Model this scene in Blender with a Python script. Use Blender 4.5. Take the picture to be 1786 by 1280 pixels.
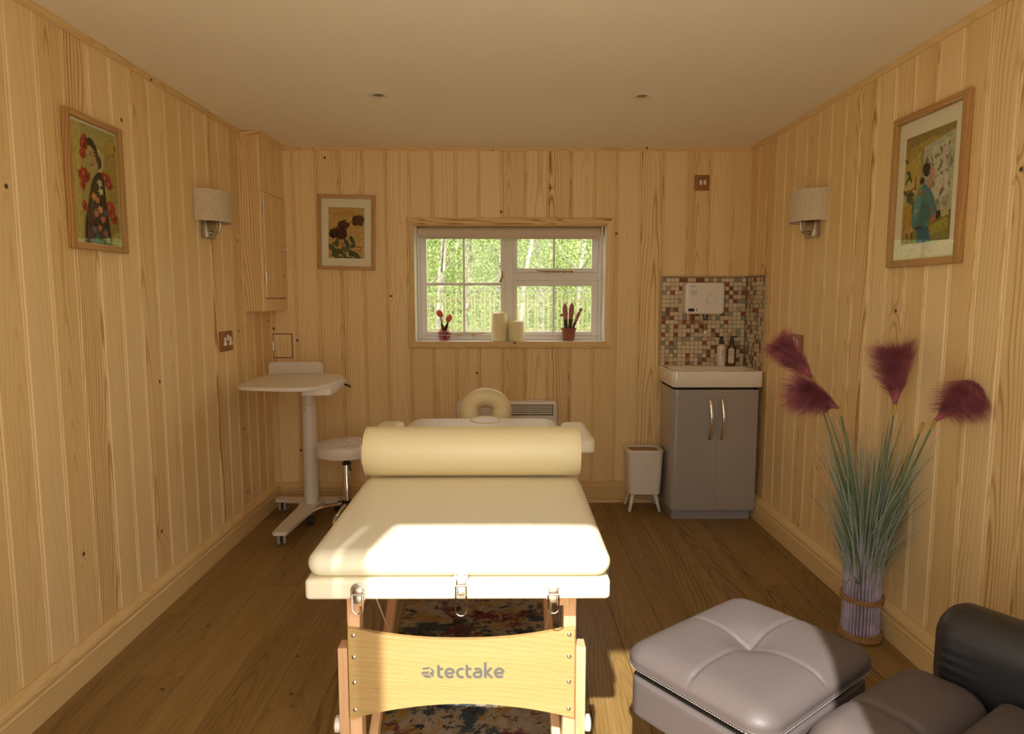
import bpy, bmesh, math, random
from math import sin, cos, pi, radians, sqrt, atan2
from mathutils import Vector, Matrix
import numpy as np

for o in list(bpy.data.objects): bpy.data.objects.remove(o)
S = bpy.context.scene
COL = S.collection
PI = math.pi

# ------------------------------------------------------------------ camera
F_PX, PITCH, YAW, ROLL = 1171.03, 0.106288, 0.008784, 0.000734
cam_d = bpy.data.cameras.new('camera'); cam = bpy.data.objects.new('camera', cam_d); COL.objects.link(cam)
cam_d.sensor_width = 36.0; cam_d.sensor_fit = 'HORIZONTAL'; cam_d.lens = F_PX * 36.0 / 1786.0
cam_d.clip_start = 0.02; cam_d.clip_end = 300
fw = Vector((sin(YAW) * cos(PITCH), cos(YAW) * cos(PITCH), -sin(PITCH)))
rt = fw.cross(Vector((0, 0, 1))).normalized(); up = rt.cross(fw)
r2 = rt * cos(ROLL) + up * sin(ROLL); u2 = -rt * sin(ROLL) + up * cos(ROLL)
M = Matrix((r2, u2, -fw)).transposed().to_4x4(); M.translation = Vector((0, 0, 1.35))
cam.matrix_world = M
S.camera = cam

# ------------------------------------------------------------------ light and exposure
SUN_POWER, SKY_POWER, EXPOSURE = 8.2, 4.2, 0.04
w = bpy.data.worlds.new('sky'); S.world = w; w.use_nodes = True
nt = w.node_tree; bg = nt.nodes['Background']
tc = nt.nodes.new('ShaderNodeTexCoord'); sx = nt.nodes.new('ShaderNodeSeparateXYZ'); rp = nt.nodes.new('ShaderNodeValToRGB')
nt.links.new(tc.outputs['Generated'], sx.inputs[0]); nt.links.new(sx.outputs['Z'], rp.inputs[0])
rp.color_ramp.elements[0].position = 0.0; rp.color_ramp.elements[0].color = (1.0, .90, .72, 1)
rp.color_ramp.elements[1].position = 0.7; rp.color_ramp.elements[1].color = (.88, .88, .86, 1)
nt.links.new(rp.outputs[0], bg.inputs['Color']); bg.inputs['Strength'].default_value = SKY_POWER
sd = bpy.data.lights.new('sun', 'SUN'); sun = bpy.data.objects.new('sun', sd); COL.objects.link(sun)
sd.energy = SUN_POWER; sd.angle = radians(0.9); sd.color = (1.0, .97, .91)
sun.location = (-2, -8, 8)
sun.rotation_euler = Vector((0.2, 1.0, -1.04)).to_track_quat('-Z', 'Y').to_euler()
S.view_settings.view_transform = 'Standard'; S.view_settings.look = 'None'
S.view_settings.gamma = 1.0; S.view_settings.exposure = EXPOSURE
S.view_settings.use_curve_mapping = False
S.cycles.max_bounces = 14; S.cycles.diffuse_bounces = 8; S.cycles.glossy_bounces = 5
S.cycles.transmission_bounces = 6; S.cycles.transparent_max_bounces = 12
S.cycles.caustics_reflective = False; S.cycles.caustics_refractive = False
S.cycles.sample_clamp_indirect = 8.0
S.cycles.use_denoising = True

# ------------------------------------------------------------------ room numbers
XL, XR, YF, YB, ZC = -1.504, 1.538, .40, 4.31, 2.27

# ------------------------------------------------------------------ materials
def srgb(r, g, b):
    f = lambda c: (c / 255 / 12.92) if c <= 10.3 else ((c / 255 + .055) / 1.055) ** 2.4
    return (f(r), f(g), f(b), 1)

def mat(name, col, rough=.5, metal=0, spec=.5, coat=0, bump=0, bscale=200, noise=0, nscale=8, sheen=0, transl=0):
    m = bpy.data.materials.new(name); m.use_nodes = True
    t = m.node_tree; b = t.nodes['Principled BSDF']
    col = tuple(col[:3]) + (1,)
    b.inputs['Base Color'].default_value = col; b.inputs['Roughness'].default_value = rough
    b.inputs['Metallic'].default_value = metal; b.inputs['Specular IOR Level'].default_value = spec
    b.inputs['Coat Weight'].default_value = coat; b.inputs['Coat Roughness'].default_value = .08
    if sheen: b.inputs['Sheen Weight'].default_value = sheen
    if transl:
        b.inputs['Subsurface Weight'].default_value = transl; b.inputs['Subsurface Scale'].default_value = .01
    if bump or noise:
        c = t.nodes.new('ShaderNodeTexCoord')
    if noise:
        n = t.nodes.new('ShaderNodeTexNoise'); n.inputs['Scale'].default_value = nscale; n.inputs['Detail'].default_value = 5
        r = t.nodes.new('ShaderNodeValToRGB')
        r.color_ramp.elements[0].position = .3; r.color_ramp.elements[1].position = .7
        r.color_ramp.elements[0].color = tuple(x * (1 - noise) for x in col[:3]) + (1,)
        r.color_ramp.elements[1].color = tuple(min(1, x * (1 + noise)) for x in col[:3]) + (1,)
        t.links.new(c.outputs['Object'], n.inputs['Vector']); t.links.new(n.outputs['Fac'], r.inputs[0]); t.links.new(r.outputs[0], b.inputs['Base Color'])
    if bump:
        n = t.nodes.new('ShaderNodeTexNoise'); n.inputs['Scale'].default_value = bscale; n.inputs['Detail'].default_value = 4
        bp = t.nodes.new('ShaderNodeBump'); bp.inputs['Strength'].default_value = bump; bp.inputs['Distance'].default_value = .002
        t.links.new(c.outputs['Object'], n.inputs['Vector']); t.links.new(n.outputs['Fac'], bp.inputs['Height']); t.links.new(bp.outputs[0], b.inputs['Normal'])
    return m

def wood(name, axis, c_light, c_mid, c_dark, ring=170.0, rough=.5, tonevar=.18, knots=True, kscale=3.0, bump=.15, streak=.35, coat=0, bow=.05, pores=0, ringamp=1.0):
    """grain runs along `axis` (object space); each object takes its own figure from Object Info Random"""
    m = bpy.data.materials.new(name); m.use_nodes = True
    t = m.node_tree; L = t.links.new; N = lambda k: t.nodes.new('ShaderNode' + k); b = t.nodes['Principled BSDF']
    def math_(op, a, c=None, d=None):
        n = N('Math'); n.operation = op
        for i, v in enumerate((a, c, d)):
            if v is None: continue
            if isinstance(v, (int, float)): n.inputs[i].default_value = v
            else: L(v, n.inputs[i])
        return n.outputs[0]
    tc = N('TexCoord'); oi = N('ObjectInfo'); sp = N('SeparateXYZ'); L(tc.outputs['Object'], sp.inputs[0])
    ax = 'XYZ'.index(axis); o1, o2 = [i for i in range(3) if i != ax]
    along, ac1, ac2 = sp.outputs[ax], sp.outputs[o1], sp.outputs[o2]
    rnd = oi.outputs['Random']
    rnd2 = math_('FRACT', math_('MULTIPLY', rnd, 37.31)); rnd3 = math_('FRACT', math_('MULTIPLY', rnd, 91.7))
    off = math_('MULTIPLY', rnd, 57.0)
    al = math_('ADD', along, off)
    # low frequency waviness
    cv = N('CombineXYZ'); L(math_('MULTIPLY', ac1, 5.0), cv.inputs[0]); L(math_('MULTIPLY', ac2, 5.0), cv.inputs[1]); L(math_('MULTIPLY', al, 1.3), cv.inputs[2])
    n1 = N('TexNoise'); n1.inputs['Scale'].default_value = 1.0; n1.inputs['Detail'].default_value = 2; L(cv.outputs[0], n1.inputs['Vector'])
    # knots
    kv = N('CombineXYZ'); L(math_('ADD', math_('ADD', ac1, ac2), math_('MULTIPLY', rnd2, 31.0)), kv.inputs[0]); L(al, kv.inputs[1])
    vo = N('TexVoronoi'); vo.voronoi_dimensions = '2D'; vo.inputs['Scale'].default_value = kscale; L(kv.outputs[0], vo.inputs['Vector'])
    vs = N('SeparateColor'); L(vo.outputs['Color'], vs.inputs[0])
    keep = math_('GREATER_THAN', vs.outputs[0], .80)
    kd = vo.outputs['Distance']
    halo = math_('MULTIPLY', math_('POWER', 2.718, math_('MULTIPLY', kd, -9.0)), keep)
    # ring distance: (ac - centre)^2 + slow drift along the board -> cathedrals
    cen = math_('MULTIPLY', math_('SUBTRACT', rnd2, .5), .16)
    a1 = math_('ADD', math_('ADD', ac1, ac2), cen)
    wob = math_('MULTIPLY', math_('SUBTRACT', n1.outputs['Fac'], .5), .075)
    r_ = math_('SQRT', math_('ADD', math_('MULTIPLY', a1, a1), .0006))
    drift = math_('MULTIPLY', al, bow)
    rr = math_('ADD', math_('ADD', r_, math_('ADD', wob, drift)), math_('MULTIPLY', halo, .02))
    sn = math_('SINE', math_('MULTIPLY', rr, math_('ADD', math_('MULTIPLY', rnd3, ring), ring * .75)))
    ringv = math_('POWER', math_('MULTIPLY', math_('ADD', sn, 1.0), .5), 3.0)
    ramp_amt = math_('ADD', .28, math_('MULTIPLY', math_('POWER', math_('FRACT', math_('MULTIPLY', rnd, 171.3)), 3.0), 1.15))
    # fine streaks
    fv = N('CombineXYZ'); L(math_('MULTIPLY', math_('ADD', ac1, off), 140.0), fv.inputs[0]); L(math_('MULTIPLY', ac2, 140.0), fv.inputs[1]); L(math_('MULTIPLY', al, 3.5), fv.inputs[2])
    n2 = N('TexNoise'); n2.inputs['Scale'].default_value = 1.0; n2.inputs['Detail'].default_value = 3; L(fv.outputs[0], n2.inputs['Vector'])
    # broad heartwood bands
    bv = N('CombineXYZ'); L(math_('MULTIPLY', math_('ADD', ac1, off), 16.0), bv.inputs[0]); L(math_('MULTIPLY', ac2, 16.0), bv.inputs[1]); L(math_('MULTIPLY', al, .35), bv.inputs[2])
    n3 = N('TexNoise'); n3.inputs['Scale'].default_value = 1.0; n3.inputs['Detail'].default_value = 1; L(bv.outputs[0], n3.inputs['Vector'])
    f = math_('ADD', math_('MULTIPLY', math_('MULTIPLY', ringv, .55 * ringamp), ramp_amt), math_('MULTIPLY', n2.outputs['Fac'], streak))
    f = math_('MULTIPLY', f, math_('ADD', math_('MULTIPLY', n3.outputs['Fac'], 1.5), .15))
    f = math_('ADD', f, math_('MULTIPLY', math_('SUBTRACT', rnd3, .5), tonevar))
    rp = N('ValToRGB'); e = rp.color_ramp.elements
    e[0].position = .12; e[0].color = c_light; e[1].position = .95; e[1].color = c_dark
    x = e.new(.48); x.color = c_mid
    L(f, rp.inputs[0])
    colr = rp.outputs[0]
    if knots:
        kr = N('MapRange'); kr.inputs['From Min'].default_value = .014 * kscale / 3; kr.inputs['From Max'].default_value = .032 * kscale / 3
        kr.inputs['To Min'].default_value = 1; kr.inputs['To Max'].default_value = 0; L(kd, kr.inputs['Value'])
        mx = N('Mix'); mx.data_type = 'RGBA'; L(math_('MULTIPLY', kr.outputs[0], keep), mx.inputs['Factor']); L(colr, mx.inputs['A']); mx.inputs['B'].default_value = (.055, .022, .008, 1)
        colr = mx.outputs['Result']
    if pores:
        pv = N('CombineXYZ'); L(math_('MULTIPLY', ac1, 420.0), pv.inputs[0]); L(math_('MULTIPLY', ac2, 420.0), pv.inputs[1]); L(math_('MULTIPLY', al, 45.0), pv.inputs[2])
        n4 = N('TexNoise'); n4.inputs['Scale'].default_value = 1; L(pv.outputs[0], n4.inputs['Vector'])
        pm = N('MapRange'); pm.inputs['From Min'].default_value = .62; pm.inputs['From Max'].default_value = .7; pm.inputs['To Max'].default_value = pores; L(n4.outputs['Fac'], pm.inputs['Value'])
        mx = N('Mix'); mx.data_type = 'RGBA'; L(pm.outputs[0], mx.inputs['Factor']); L(colr, mx.inputs['A']); mx.inputs['B'].default_value = c_dark
        colr = mx.outputs['Result']
    L(colr, b.inputs['Base Color'])
    b.inputs['Roughness'].default_value = rough; b.inputs['Coat Weight'].default_value = coat; b.inputs['Coat Roughness'].default_value = .25
    b.inputs['Specular IOR Level'].default_value = .4
    if bump:
        bp = N('Bump'); bp.inputs['Strength'].default_value = bump; bp.inputs['Distance'].default_value = .001
        L(math_('ADD', n2.outputs['Fac'], ringv), bp.inputs['Height']); L(bp.outputs[0], b.inputs['Normal'])
    return m

P_L, P_M, P_D = (.82, .62, .33, 1), (.74, .53, .242, 1), (.46, .235, .072, 1)
pine_v = wood('pine_boards', 'Z', P_L, P_M, P_D, ring=330, bow=.035, tonevar=.34, streak=.45)
pine_x = wood('pine_trim_across', 'X', (.75, .55, .27, 1), (.68, .47, .20, 1), (.41, .225, .072, 1), ring=420, ringamp=1.7)
pine_y = wood('pine_trim_along', 'Y', (.75, .55, .27, 1), (.68, .47, .20, 1), (.41, .225, .072, 1), ring=420, ringamp=1.7)
oak_z = wood('oak_frame_upright', 'Z', (.50, .29, .11, 1), (.42, .23, .08, 1), (.25, .12, .035, 1), ring=400, knots=False, rough=.45)
oak_x = wood('oak_frame_across', 'X', (.50, .29, .11, 1), (.42, .23, .08, 1), (.25, .12, .035, 1), ring=400, knots=False, rough=.45)
oak_y = wood('oak_frame_along', 'Y', (.50, .29, .11, 1), (.42, .23, .08, 1), (.25, .12, .035, 1), ring=400, knots=False, rough=.45)
floor_w = wood('oak_laminate', 'Y', (.32, .20, .068, 1), (.245, .145, .045, 1), (.095, .050, .015, 1), ring=260, rough=.40, tonevar=.16, kscale=1.8, bump=.25, streak=.80, bow=.10, pores=.6, ringamp=.7)
beech_z = wood('beech_legs', 'Z', (.74, .45, .25, 1), (.68, .40, .21, 1), (.50, .26, .12, 1), ring=300, knots=False, rough=.4, pores=.35)
beech_x = wood('beech_panel', 'X', (.47, .315, .125, 1), (.395, .25, .09, 1), (.22, .13, .045, 1), ring=300, knots=False, rough=.35, coat=.2, bow=.12, pores=.35, ringamp=.5)
plate_w = wood('oak_plate', 'X', (.30, .13, .035, 1), (.24, .10, .026, 1), (.13, .05, .012, 1), ring=500, knots=False, rough=.4)
lidwood = wood('bin_lid_wood', 'X', (.34, .20, .09, 1), (.28, .16, .07, 1), (.16, .08, .03, 1), ring=300, knots=False)

ceil_m = mat('ceiling_paint', (.93, .88, .77), .9, bump=.05, bscale=300)
backing = mat('timber_backing', (.35, .2, .09), .9)
white_p = mat('white_window_paint', (.80, .77, .73), .4)
white_pl = mat('white_plastic', (.78, .74, .68), .35, coat=.1)
white_met = mat('white_powder_coat', (.76, .71, .63), .38, coat=.2)
ceramic = mat('white_ceramic', (.82, .77, .67), .12, coat=.6)
pvc = mat('cream_vinyl', (.84, .79, .62), .38, bump=.06, bscale=350, coat=.08)
pvc_w = mat('white_vinyl', (.82, .76, .70), .38, bump=.05, bscale=350)
pvc_bolster = mat('cream_bolster_vinyl', (.80, .70, .43), .42, bump=.06, bscale=350)
taupe = mat('taupe_leather', (.108, .086, .081), .50, bump=.25, bscale=260, spec=.5)
taupe_shade = mat('shaded_taupe_leather', (.018, .017, .019), .45, bump=.25, bscale=260, spec=.6, coat=.1)  # same taupe leather with shade painted in, for armrests and backrest
thread = mat('pale_stitching', (.55, .50, .47), .8)
chrome = mat('chrome', (.80, .78, .74), .12, metal=1)
steel = mat('brushed_steel', (.50, .45, .38), .3, metal=1)
darkmetal = mat('dark_steel', (.12, .11, .10), .4, metal=.8)
black_pl = mat('black_plastic', (.012, .012, .014), .35)
black_gap = mat('dark_gap', (.01, .008, .006), .9)  # near-black that paints in the shade of gaps and recesses
grey_rub = mat('grey_rubber', (.36, .31, .26), .6)
vanity_m = mat('grey_gloss', (.36, .33, .31), .12, coat=.5)
plinth_m = mat('grey_plinth', (.30, .28, .30), .3)
brass = mat('aged_brass', (.45, .28, .08), .35, metal=1)
linen = mat('oatmeal_linen', (.60, .50, .35), .9, bump=.5, bscale=450, noise=.18, nscale=160, sheen=.2)
candle_m = mat('ivory_wax', (.84, .76, .46), .45, transl=.35)
wick_m = mat('wick', (.55, .45, .3), .9)
terracotta = mat('terracotta', (.30, .09, .045), .8, noise=.2, nscale=40)
cactus_m = mat('pink_cactus', (.42, .16, .17), .8, noise=.45, nscale=70, bump=.6, bscale=150)
cactus_b = mat('cactus_stem', (.07, .05, .03), .8, noise=.3, nscale=60)
soil_m = mat('soil', (.05, .03, .02), .95)
tulip_m = mat('coral_petal', (.75, .10, .06), .5, transl=.2)
leaf_m = mat('dark_leaf', (.03, .09, .02), .5)
cable_m = mat('white_cable', (.70, .62, .52), .5)
rope_m = mat('jute_rope', (.34, .19, .07), .9, bump=.9, bscale=120, noise=.3, nscale=90)
stalk_m = mat('lilac_stalk', (.42, .36, .50), .6, noise=.3, nscale=25)
stalk_p = mat('purple_stalk', (.22, .10, .22), .6)
blade_m1 = mat('grey_green_blade', (.38, .44, .34), .6, noise=.2, nscale=12)
blade_m2 = mat('sage_blade', (.13, .20, .10), .6, noise=.2, nscale=12)
blade_m3 = mat('blue_grey_blade', (.42, .50, .46), .6)
plume_m = mat('burgundy_plume', (.34, .095, .125), .85, noise=.4, nscale=20)
tape_m = mat('yellow_tape', (.50, .36, .07), .6)
mat_board = mat('cream_mount', (.88, .80, .62), .9)
grout_m = mat('grout', (.26, .19, .115), .9)
tile_c = mat('tile_cream', (.66, .56, .38), .35, noise=.12, nscale=18)
tile_r = mat('tile_terracotta', (.27, .075, .04), .35, noise=.35, nscale=40)
tile_g = mat('tile_grey_green', (.29, .28, .21), .35, noise=.2, nscale=20)
tile_b = mat('tile_sand', (.50, .38, .22), .35, noise=.15, nscale=20)
blind_m = mat('blind_fabric', (.62, .52, .42), .8)
ink = mat('dark_ink', (.03, .03, .04), .6)
logo_m = mat('grey_logo_print', (.115, .11, .095), .6)
label_m = mat('paper_label', (.66, .56, .42), .7)
amber = mat('amber_bottle', (.10, .045, .01), .15, coat=.5)
bottle_w = mat('white_bottle', (.70, .62, .52), .35, coat=.2)
lens_m = mat('downlight_lens', (.22, .17, .10), .25)
render_m = mat('bounce_stone', (.66, .58, .45), .9, noise=.15, nscale=3)
picket_m = mat('pale_chestnut_picket', (.17, .17, .07), .85, noise=.3, nscale=10)
wire_m = mat('fence_wire', (.12, .12, .12), .5, metal=.7)
bark_m = mat('birch_bark', (.34, .30, .26), .9, noise=.6, nscale=6)
ground_m = mat('woodland_ground', (.19, .22, .07), .95, noise=.6, nscale=2.5)

def glass_mat(name, tint=(1, 1, 1, 1), ior=1.45):
    m = bpy.data.materials.new(name); m.use_nodes = True; t = m.node_tree; t.nodes.clear()
    o = t.nodes.new('ShaderNodeOutputMaterial'); mx = t.nodes.new('ShaderNodeMixShader')
    lw = t.nodes.new('ShaderNodeLayerWeight'); lw.inputs['Blend'].default_value = .5
    pw = t.nodes.new('ShaderNodeMath'); pw.operation = 'POWER'; t.links.new(lw.outputs['Facing'], pw.inputs[0]); pw.inputs[1].default_value = 5
    fr = t.nodes.new('ShaderNodeMath'); fr.operation = 'MULTIPLY_ADD'; t.links.new(pw.outputs[0], fr.inputs[0]); r0 = ((ior - 1) / (ior + 1)) ** 2; fr.inputs[1].default_value = 1 - r0; fr.inputs[2].default_value = r0
    tr = t.nodes.new('ShaderNodeBsdfTransparent'); tr.inputs[0].default_value = tint
    gl = t.nodes.new('ShaderNodeBsdfGlossy'); gl.inputs['Roughness'].default_value = .01
    t.links.new(fr.outputs[0], mx.inputs[0]); t.links.new(tr.outputs[0], mx.inputs[1]); t.links.new(gl.outputs[0], mx.inputs[2]); t.links.new(mx.outputs[0], o.inputs[0])
    return m
glass = glass_mat('clear_glass', (.97, .98, .97, 1), 1.33)
pinkglass = glass_mat('pink_glass', (.93, .68, .72, 1), 1.5)

def leaf_mat(name, cols):
    m = bpy.data.materials.new(name); m.use_nodes = True; t = m.node_tree; b = t.nodes['Principled BSDF']
    tc = t.nodes.new('ShaderNodeTexCoord'); n = t.nodes.new('ShaderNodeTexNoise'); n.inputs['Scale'].default_value = 9
    n.inputs['Detail'].default_value = 4
    r = t.nodes.new('ShaderNodeValToRGB'); r.color_ramp.elements[0].color = cols[0]; r.color_ramp.elements[1].color = cols[1]
    r.color_ramp.elements[0].position = .35; r.color_ramp.elements[1].position = .65
    t.links.new(tc.outputs['Object'], n.inputs['Vector']); t.links.new(n.outputs['Fac'], r.inputs[0]); t.links.new(r.outputs[0], b.inputs['Base Color'])
    b.inputs['Roughness'].default_value = .7
    tl = t.nodes.new('ShaderNodeBsdfTranslucent'); t.links.new(r.outputs[0], tl.inputs[0])
    mx = t.nodes.new('ShaderNodeMixShader'); mx.inputs[0].default_value = .35
    o = t.nodes['Material Output']; t.links.new(b.outputs[0], mx.inputs[1]); t.links.new(tl.outputs[0], mx.inputs[2]); t.links.new(mx.outputs[0], o.inputs[0])
    return m
foliage_m = leaf_mat('spring_leaves', ((.075, .13, .025, 1), (.38, .46, .15, 1)))

def rug_mat():
    m = bpy.data.materials.new('distressed_rug'); m.use_nodes = True; t = m.node_tree; b = t.nodes['Principled BSDF']; L = t.links.new
    tc = t.nodes.new('ShaderNodeTexCoord')
    cur = None
    def noise(scale, detail, off):
        mp = t.nodes.new('ShaderNodeMapping'); mp.inputs['Location'].default_value = off; L(tc.outputs['Object'], mp.inputs[0])
        n = t.nodes.new('ShaderNodeTexNoise'); n.inputs['Scale'].default_value = scale; n.inputs['Detail'].default_value = detail; n.inputs['Roughness'].default_value = .75
        L(mp.outputs[0], n.inputs['Vector']); return n.outputs['Fac']
    base = t.nodes.new('ShaderNodeRGB'); base.outputs[0].default_value = (.34, .28, .20, 1); cur = base.outputs[0]
    for colr, sc, off, lo in (((.33, .20, .05, 1), 3.2, (0, 0, 0), .50), ((.035, .055, .07, 1), 3.6, (4, 1.3, 0), .52), ((.14, .025, .035, 1), 3.4, (9, 2, 0), .54),
                              ((.30, .10, .03, 1), 4.5, (3, 8, 0), .65), ((.38, .32, .24, 1), 14, (1, 15, 0), .55), ((.02, .016, .016, 1), 22, (7, 5, 0), .56)):
        f = noise(sc, 9, off)
        r = t.nodes.new('ShaderNodeMapRange'); r.inputs['From Min'].default_value = lo; r.inputs['From Max'].default_value = lo + .03; L(f, r.inputs['Value'])
        mx = t.nodes.new('ShaderNodeMix'); mx.data_type = 'RGBA'; L(r.outputs[0], mx.inputs['Factor']); L(cur, mx.inputs['A']); mx.inputs['B'].default_value = colr
        cur = mx.outputs['Result']
    L(cur, b.inputs['Base Color']); b.inputs['Roughness'].default_value = .95
    wv = t.nodes.new('ShaderNodeTexWave'); wv.bands_direction = 'Y'; wv.inputs['Scale'].default_value = 90; L(tc.outputs['Object'], wv.inputs['Vector'])
    bp = t.nodes.new('ShaderNodeBump'); bp.inputs['Strength'].default_value = .5; bp.inputs['Distance'].default_value = .002; L(wv.outputs['Fac'], bp.inputs['Height']); L(bp.outputs[0], b.inputs['Normal'])
    return m
rug_m = rug_mat()

# ------------------------------------------------------------------ geometry helpers
def thing(name, label, cat, loc=(0, 0, 0), group=None, kind=None):
    o = bpy.data.objects.new(name, None); COL.objects.link(o); o.location = loc; o.empty_display_size = .05
    if label: o['label'] = label
    if cat: o['category'] = cat
    if group: o['group'] = group
    if kind: o['kind'] = kind
    return o

def world_loc(o):
    v = Vector(o.location)
    while o.parent: o = o.parent; v = v + Vector(o.location)
    return v

def obj(name, bm, mats, parent=None, smooth=None, label=None, cat=None, group=None, kind=None, recentre=True):
    """link bm (built in world coordinates) as one mesh object whose origin is at its own base centre"""
    if not isinstance(mats, (list, tuple)): mats = [mats]
    bmesh.ops.recalc_face_normals(bm, faces=bm.faces) if smooth is not False or len(bm.faces) < 20000 else None
    me = bpy.data.meshes.new(name); bm.to_mesh(me); bm.free()
    for m in mats: me.materials.append(m)
    if smooth is None: smooth = 35
    if smooth is not False and len(me.polygons):
        me.polygons.foreach_set('use_smooth', [True] * len(me.polygons))
        try: me.set_sharp_from_angle(angle=radians(smooth))
        except Exception: pass
    o = bpy.data.objects.new(name, me); COL.objects.link(o)
    c = Vector((0, 0, 0))
    if recentre and len(me.vertices):
        a = np.empty(len(me.vertices) * 3); me.vertices.foreach_get('co', a); a = a.reshape(-1, 3)
        lo, hi = a.min(0), a.max(0); c = Vector(((lo[0] + hi[0]) / 2, (lo[1] + hi[1]) / 2, lo[2]))
        me.transform(Matrix.Translation(-c))
    if parent: o.parent = parent; o.location = c - world_loc(parent)
    else: o.location = c
    if label: o['label'] = label
    if cat: o['category'] = cat
    if group: o['group'] = group
    if kind: o['kind'] = kind
    return o

def box(bm, x0, x1, y0, y1, z0, z1, bev=0, seg=2, rot=None, piv=None, mi=0):
    r = bmesh.ops.create_cube(bm, size=1.0); v = r['verts']
    for q in v: q.co = Vector(((x0 + x1) / 2 + q.co.x * (x1 - x0), (y0 + y1) / 2 + q.co.y * (y1 - y0), (z0 + z1) / 2 + q.co.z * (z1 - z0)))
    fs = set(f for q in v for f in q.link_faces)
    for f in fs: f.material_index = mi
    if bev:
        es = list(set(e for q in v for e in q.link_edges))
        rr = bmesh.ops.bevel(bm, geom=es, offset=bev, segments=seg, affect='EDGES', profile=.5)
        v = list(set(q for f in rr['faces'] for q in f.verts) | set(q for q in v if q.is_valid))
        for f in rr['faces']: f.material_index = mi
    if rot is not None:
        piv = Vector(piv) if piv is not None else Vector(((x0 + x1) / 2, (y0 + y1) / 2, (z0 + z1) / 2))
        for q in v: q.co = rot @ (q.co - piv) + piv
    return v

def B(): return bmesh.new()

def tube(bm, pts, rad, seg=10, cap=True, closed=False, mi=0):
    pts = [Vector(p) for p in pts]; n = len(pts)
    rads = rad if isinstance(rad, (list, tuple)) else [rad] * n
    rings = []; nrm = None
    for i, p in enumerate(pts):
        if closed: t = (pts[(i + 1) % n] - pts[i - 1]).normalized()
        else: t = (pts[min(i + 1, n - 1)] - pts[max(i - 1, 0)]).normalized()
        if nrm is None:
            a = Vector((0, 0, 1)) if abs(t.z) < .9 else Vector((1, 0, 0)); nrm = t.cross(a).normalized()
        else: nrm = (nrm - t * nrm.dot(t)).normalized()
        bn = t.cross(nrm)
        rings.append([bm.verts.new(p + (nrm * cos(2 * pi * k / seg) + bn * sin(2 * pi * k / seg)) * rads[i]) for k in range(seg)])
    for i in range(n if closed else n - 1):
        a, b_ = rings[i], rings[(i + 1) % n]
        for k in range(seg):
            f = bm.faces.new((a[k], a[(k + 1) % seg], b_[(k + 1) % seg], b_[k])); f.material_index = mi
    if cap and not closed:
        bm.faces.new(rings[0][::-1]).material_index = mi; bm.faces.new(rings[-1]).material_index = mi

def lathe(bm, prof, c=(0, 0, 0), seg=24, axis='Z', cap=True, mi=0):
    rings = []
    for r, h in prof:
        ring = []
        for k in range(seg):
            a = 2 * pi * k / seg
            p = Vector((r * cos(a), r * sin(a), h))
            if axis == 'Y': p = Vector((p.x, p.z, p.y))
            if axis == 'X': p = Vector((p.z, p.x, p.y))
            ring.append(bm.verts.new(p + Vector(c)))
        rings.append(ring)
    for a, b_ in zip(rings, rings[1:]):
        for k in range(seg):
            f = bm.faces.new((a[k], a[(k + 1) % seg], b_[(k + 1) % seg], b_[k])); f.material_index = mi
    if cap:
        for rr in (rings[0][::-1], rings[-1]):
            try: bm.faces.new(rr).material_index = mi
            except Exception: pass

def prism(bm, pts, axis, a, b_, mi=0):
    """polygon pts (2D) extruded along axis from a to b"""
    def P(u, v, t):
        return {'X': Vector((t, u, v)), 'Y': Vector((u, t, v)), 'Z': Vector((u, v, t))}[axis]
    lo = [bm.verts.new(P(u, v, a)) for u, v in pts]; hi = [bm.verts.new(P(u, v, b_)) for u, v in pts]
    n = len(pts)
    for k in range(n):
        bm.faces.new((lo[k], lo[(k + 1) % n], hi[(k + 1) % n], hi[k])).material_index = mi
    bm.faces.new(lo[::-1]).material_index = mi; bm.faces.new(hi).material_index = mi

def rounded_rect(x0, x1, y0, y1, r, n=5):
    out = []
    for cx, cy, a0 in ((x1 - r, y1 - r, 0), (x0 + r, y1 - r, 90), (x0 + r, y0 + r, 180), (x1 - r, y0 + r, 270)):
        for k in range(n + 1):
            a = radians(a0 + 90 * k / n); out.append((cx + r * cos(a), cy + r * sin(a)))
    return out

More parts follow.
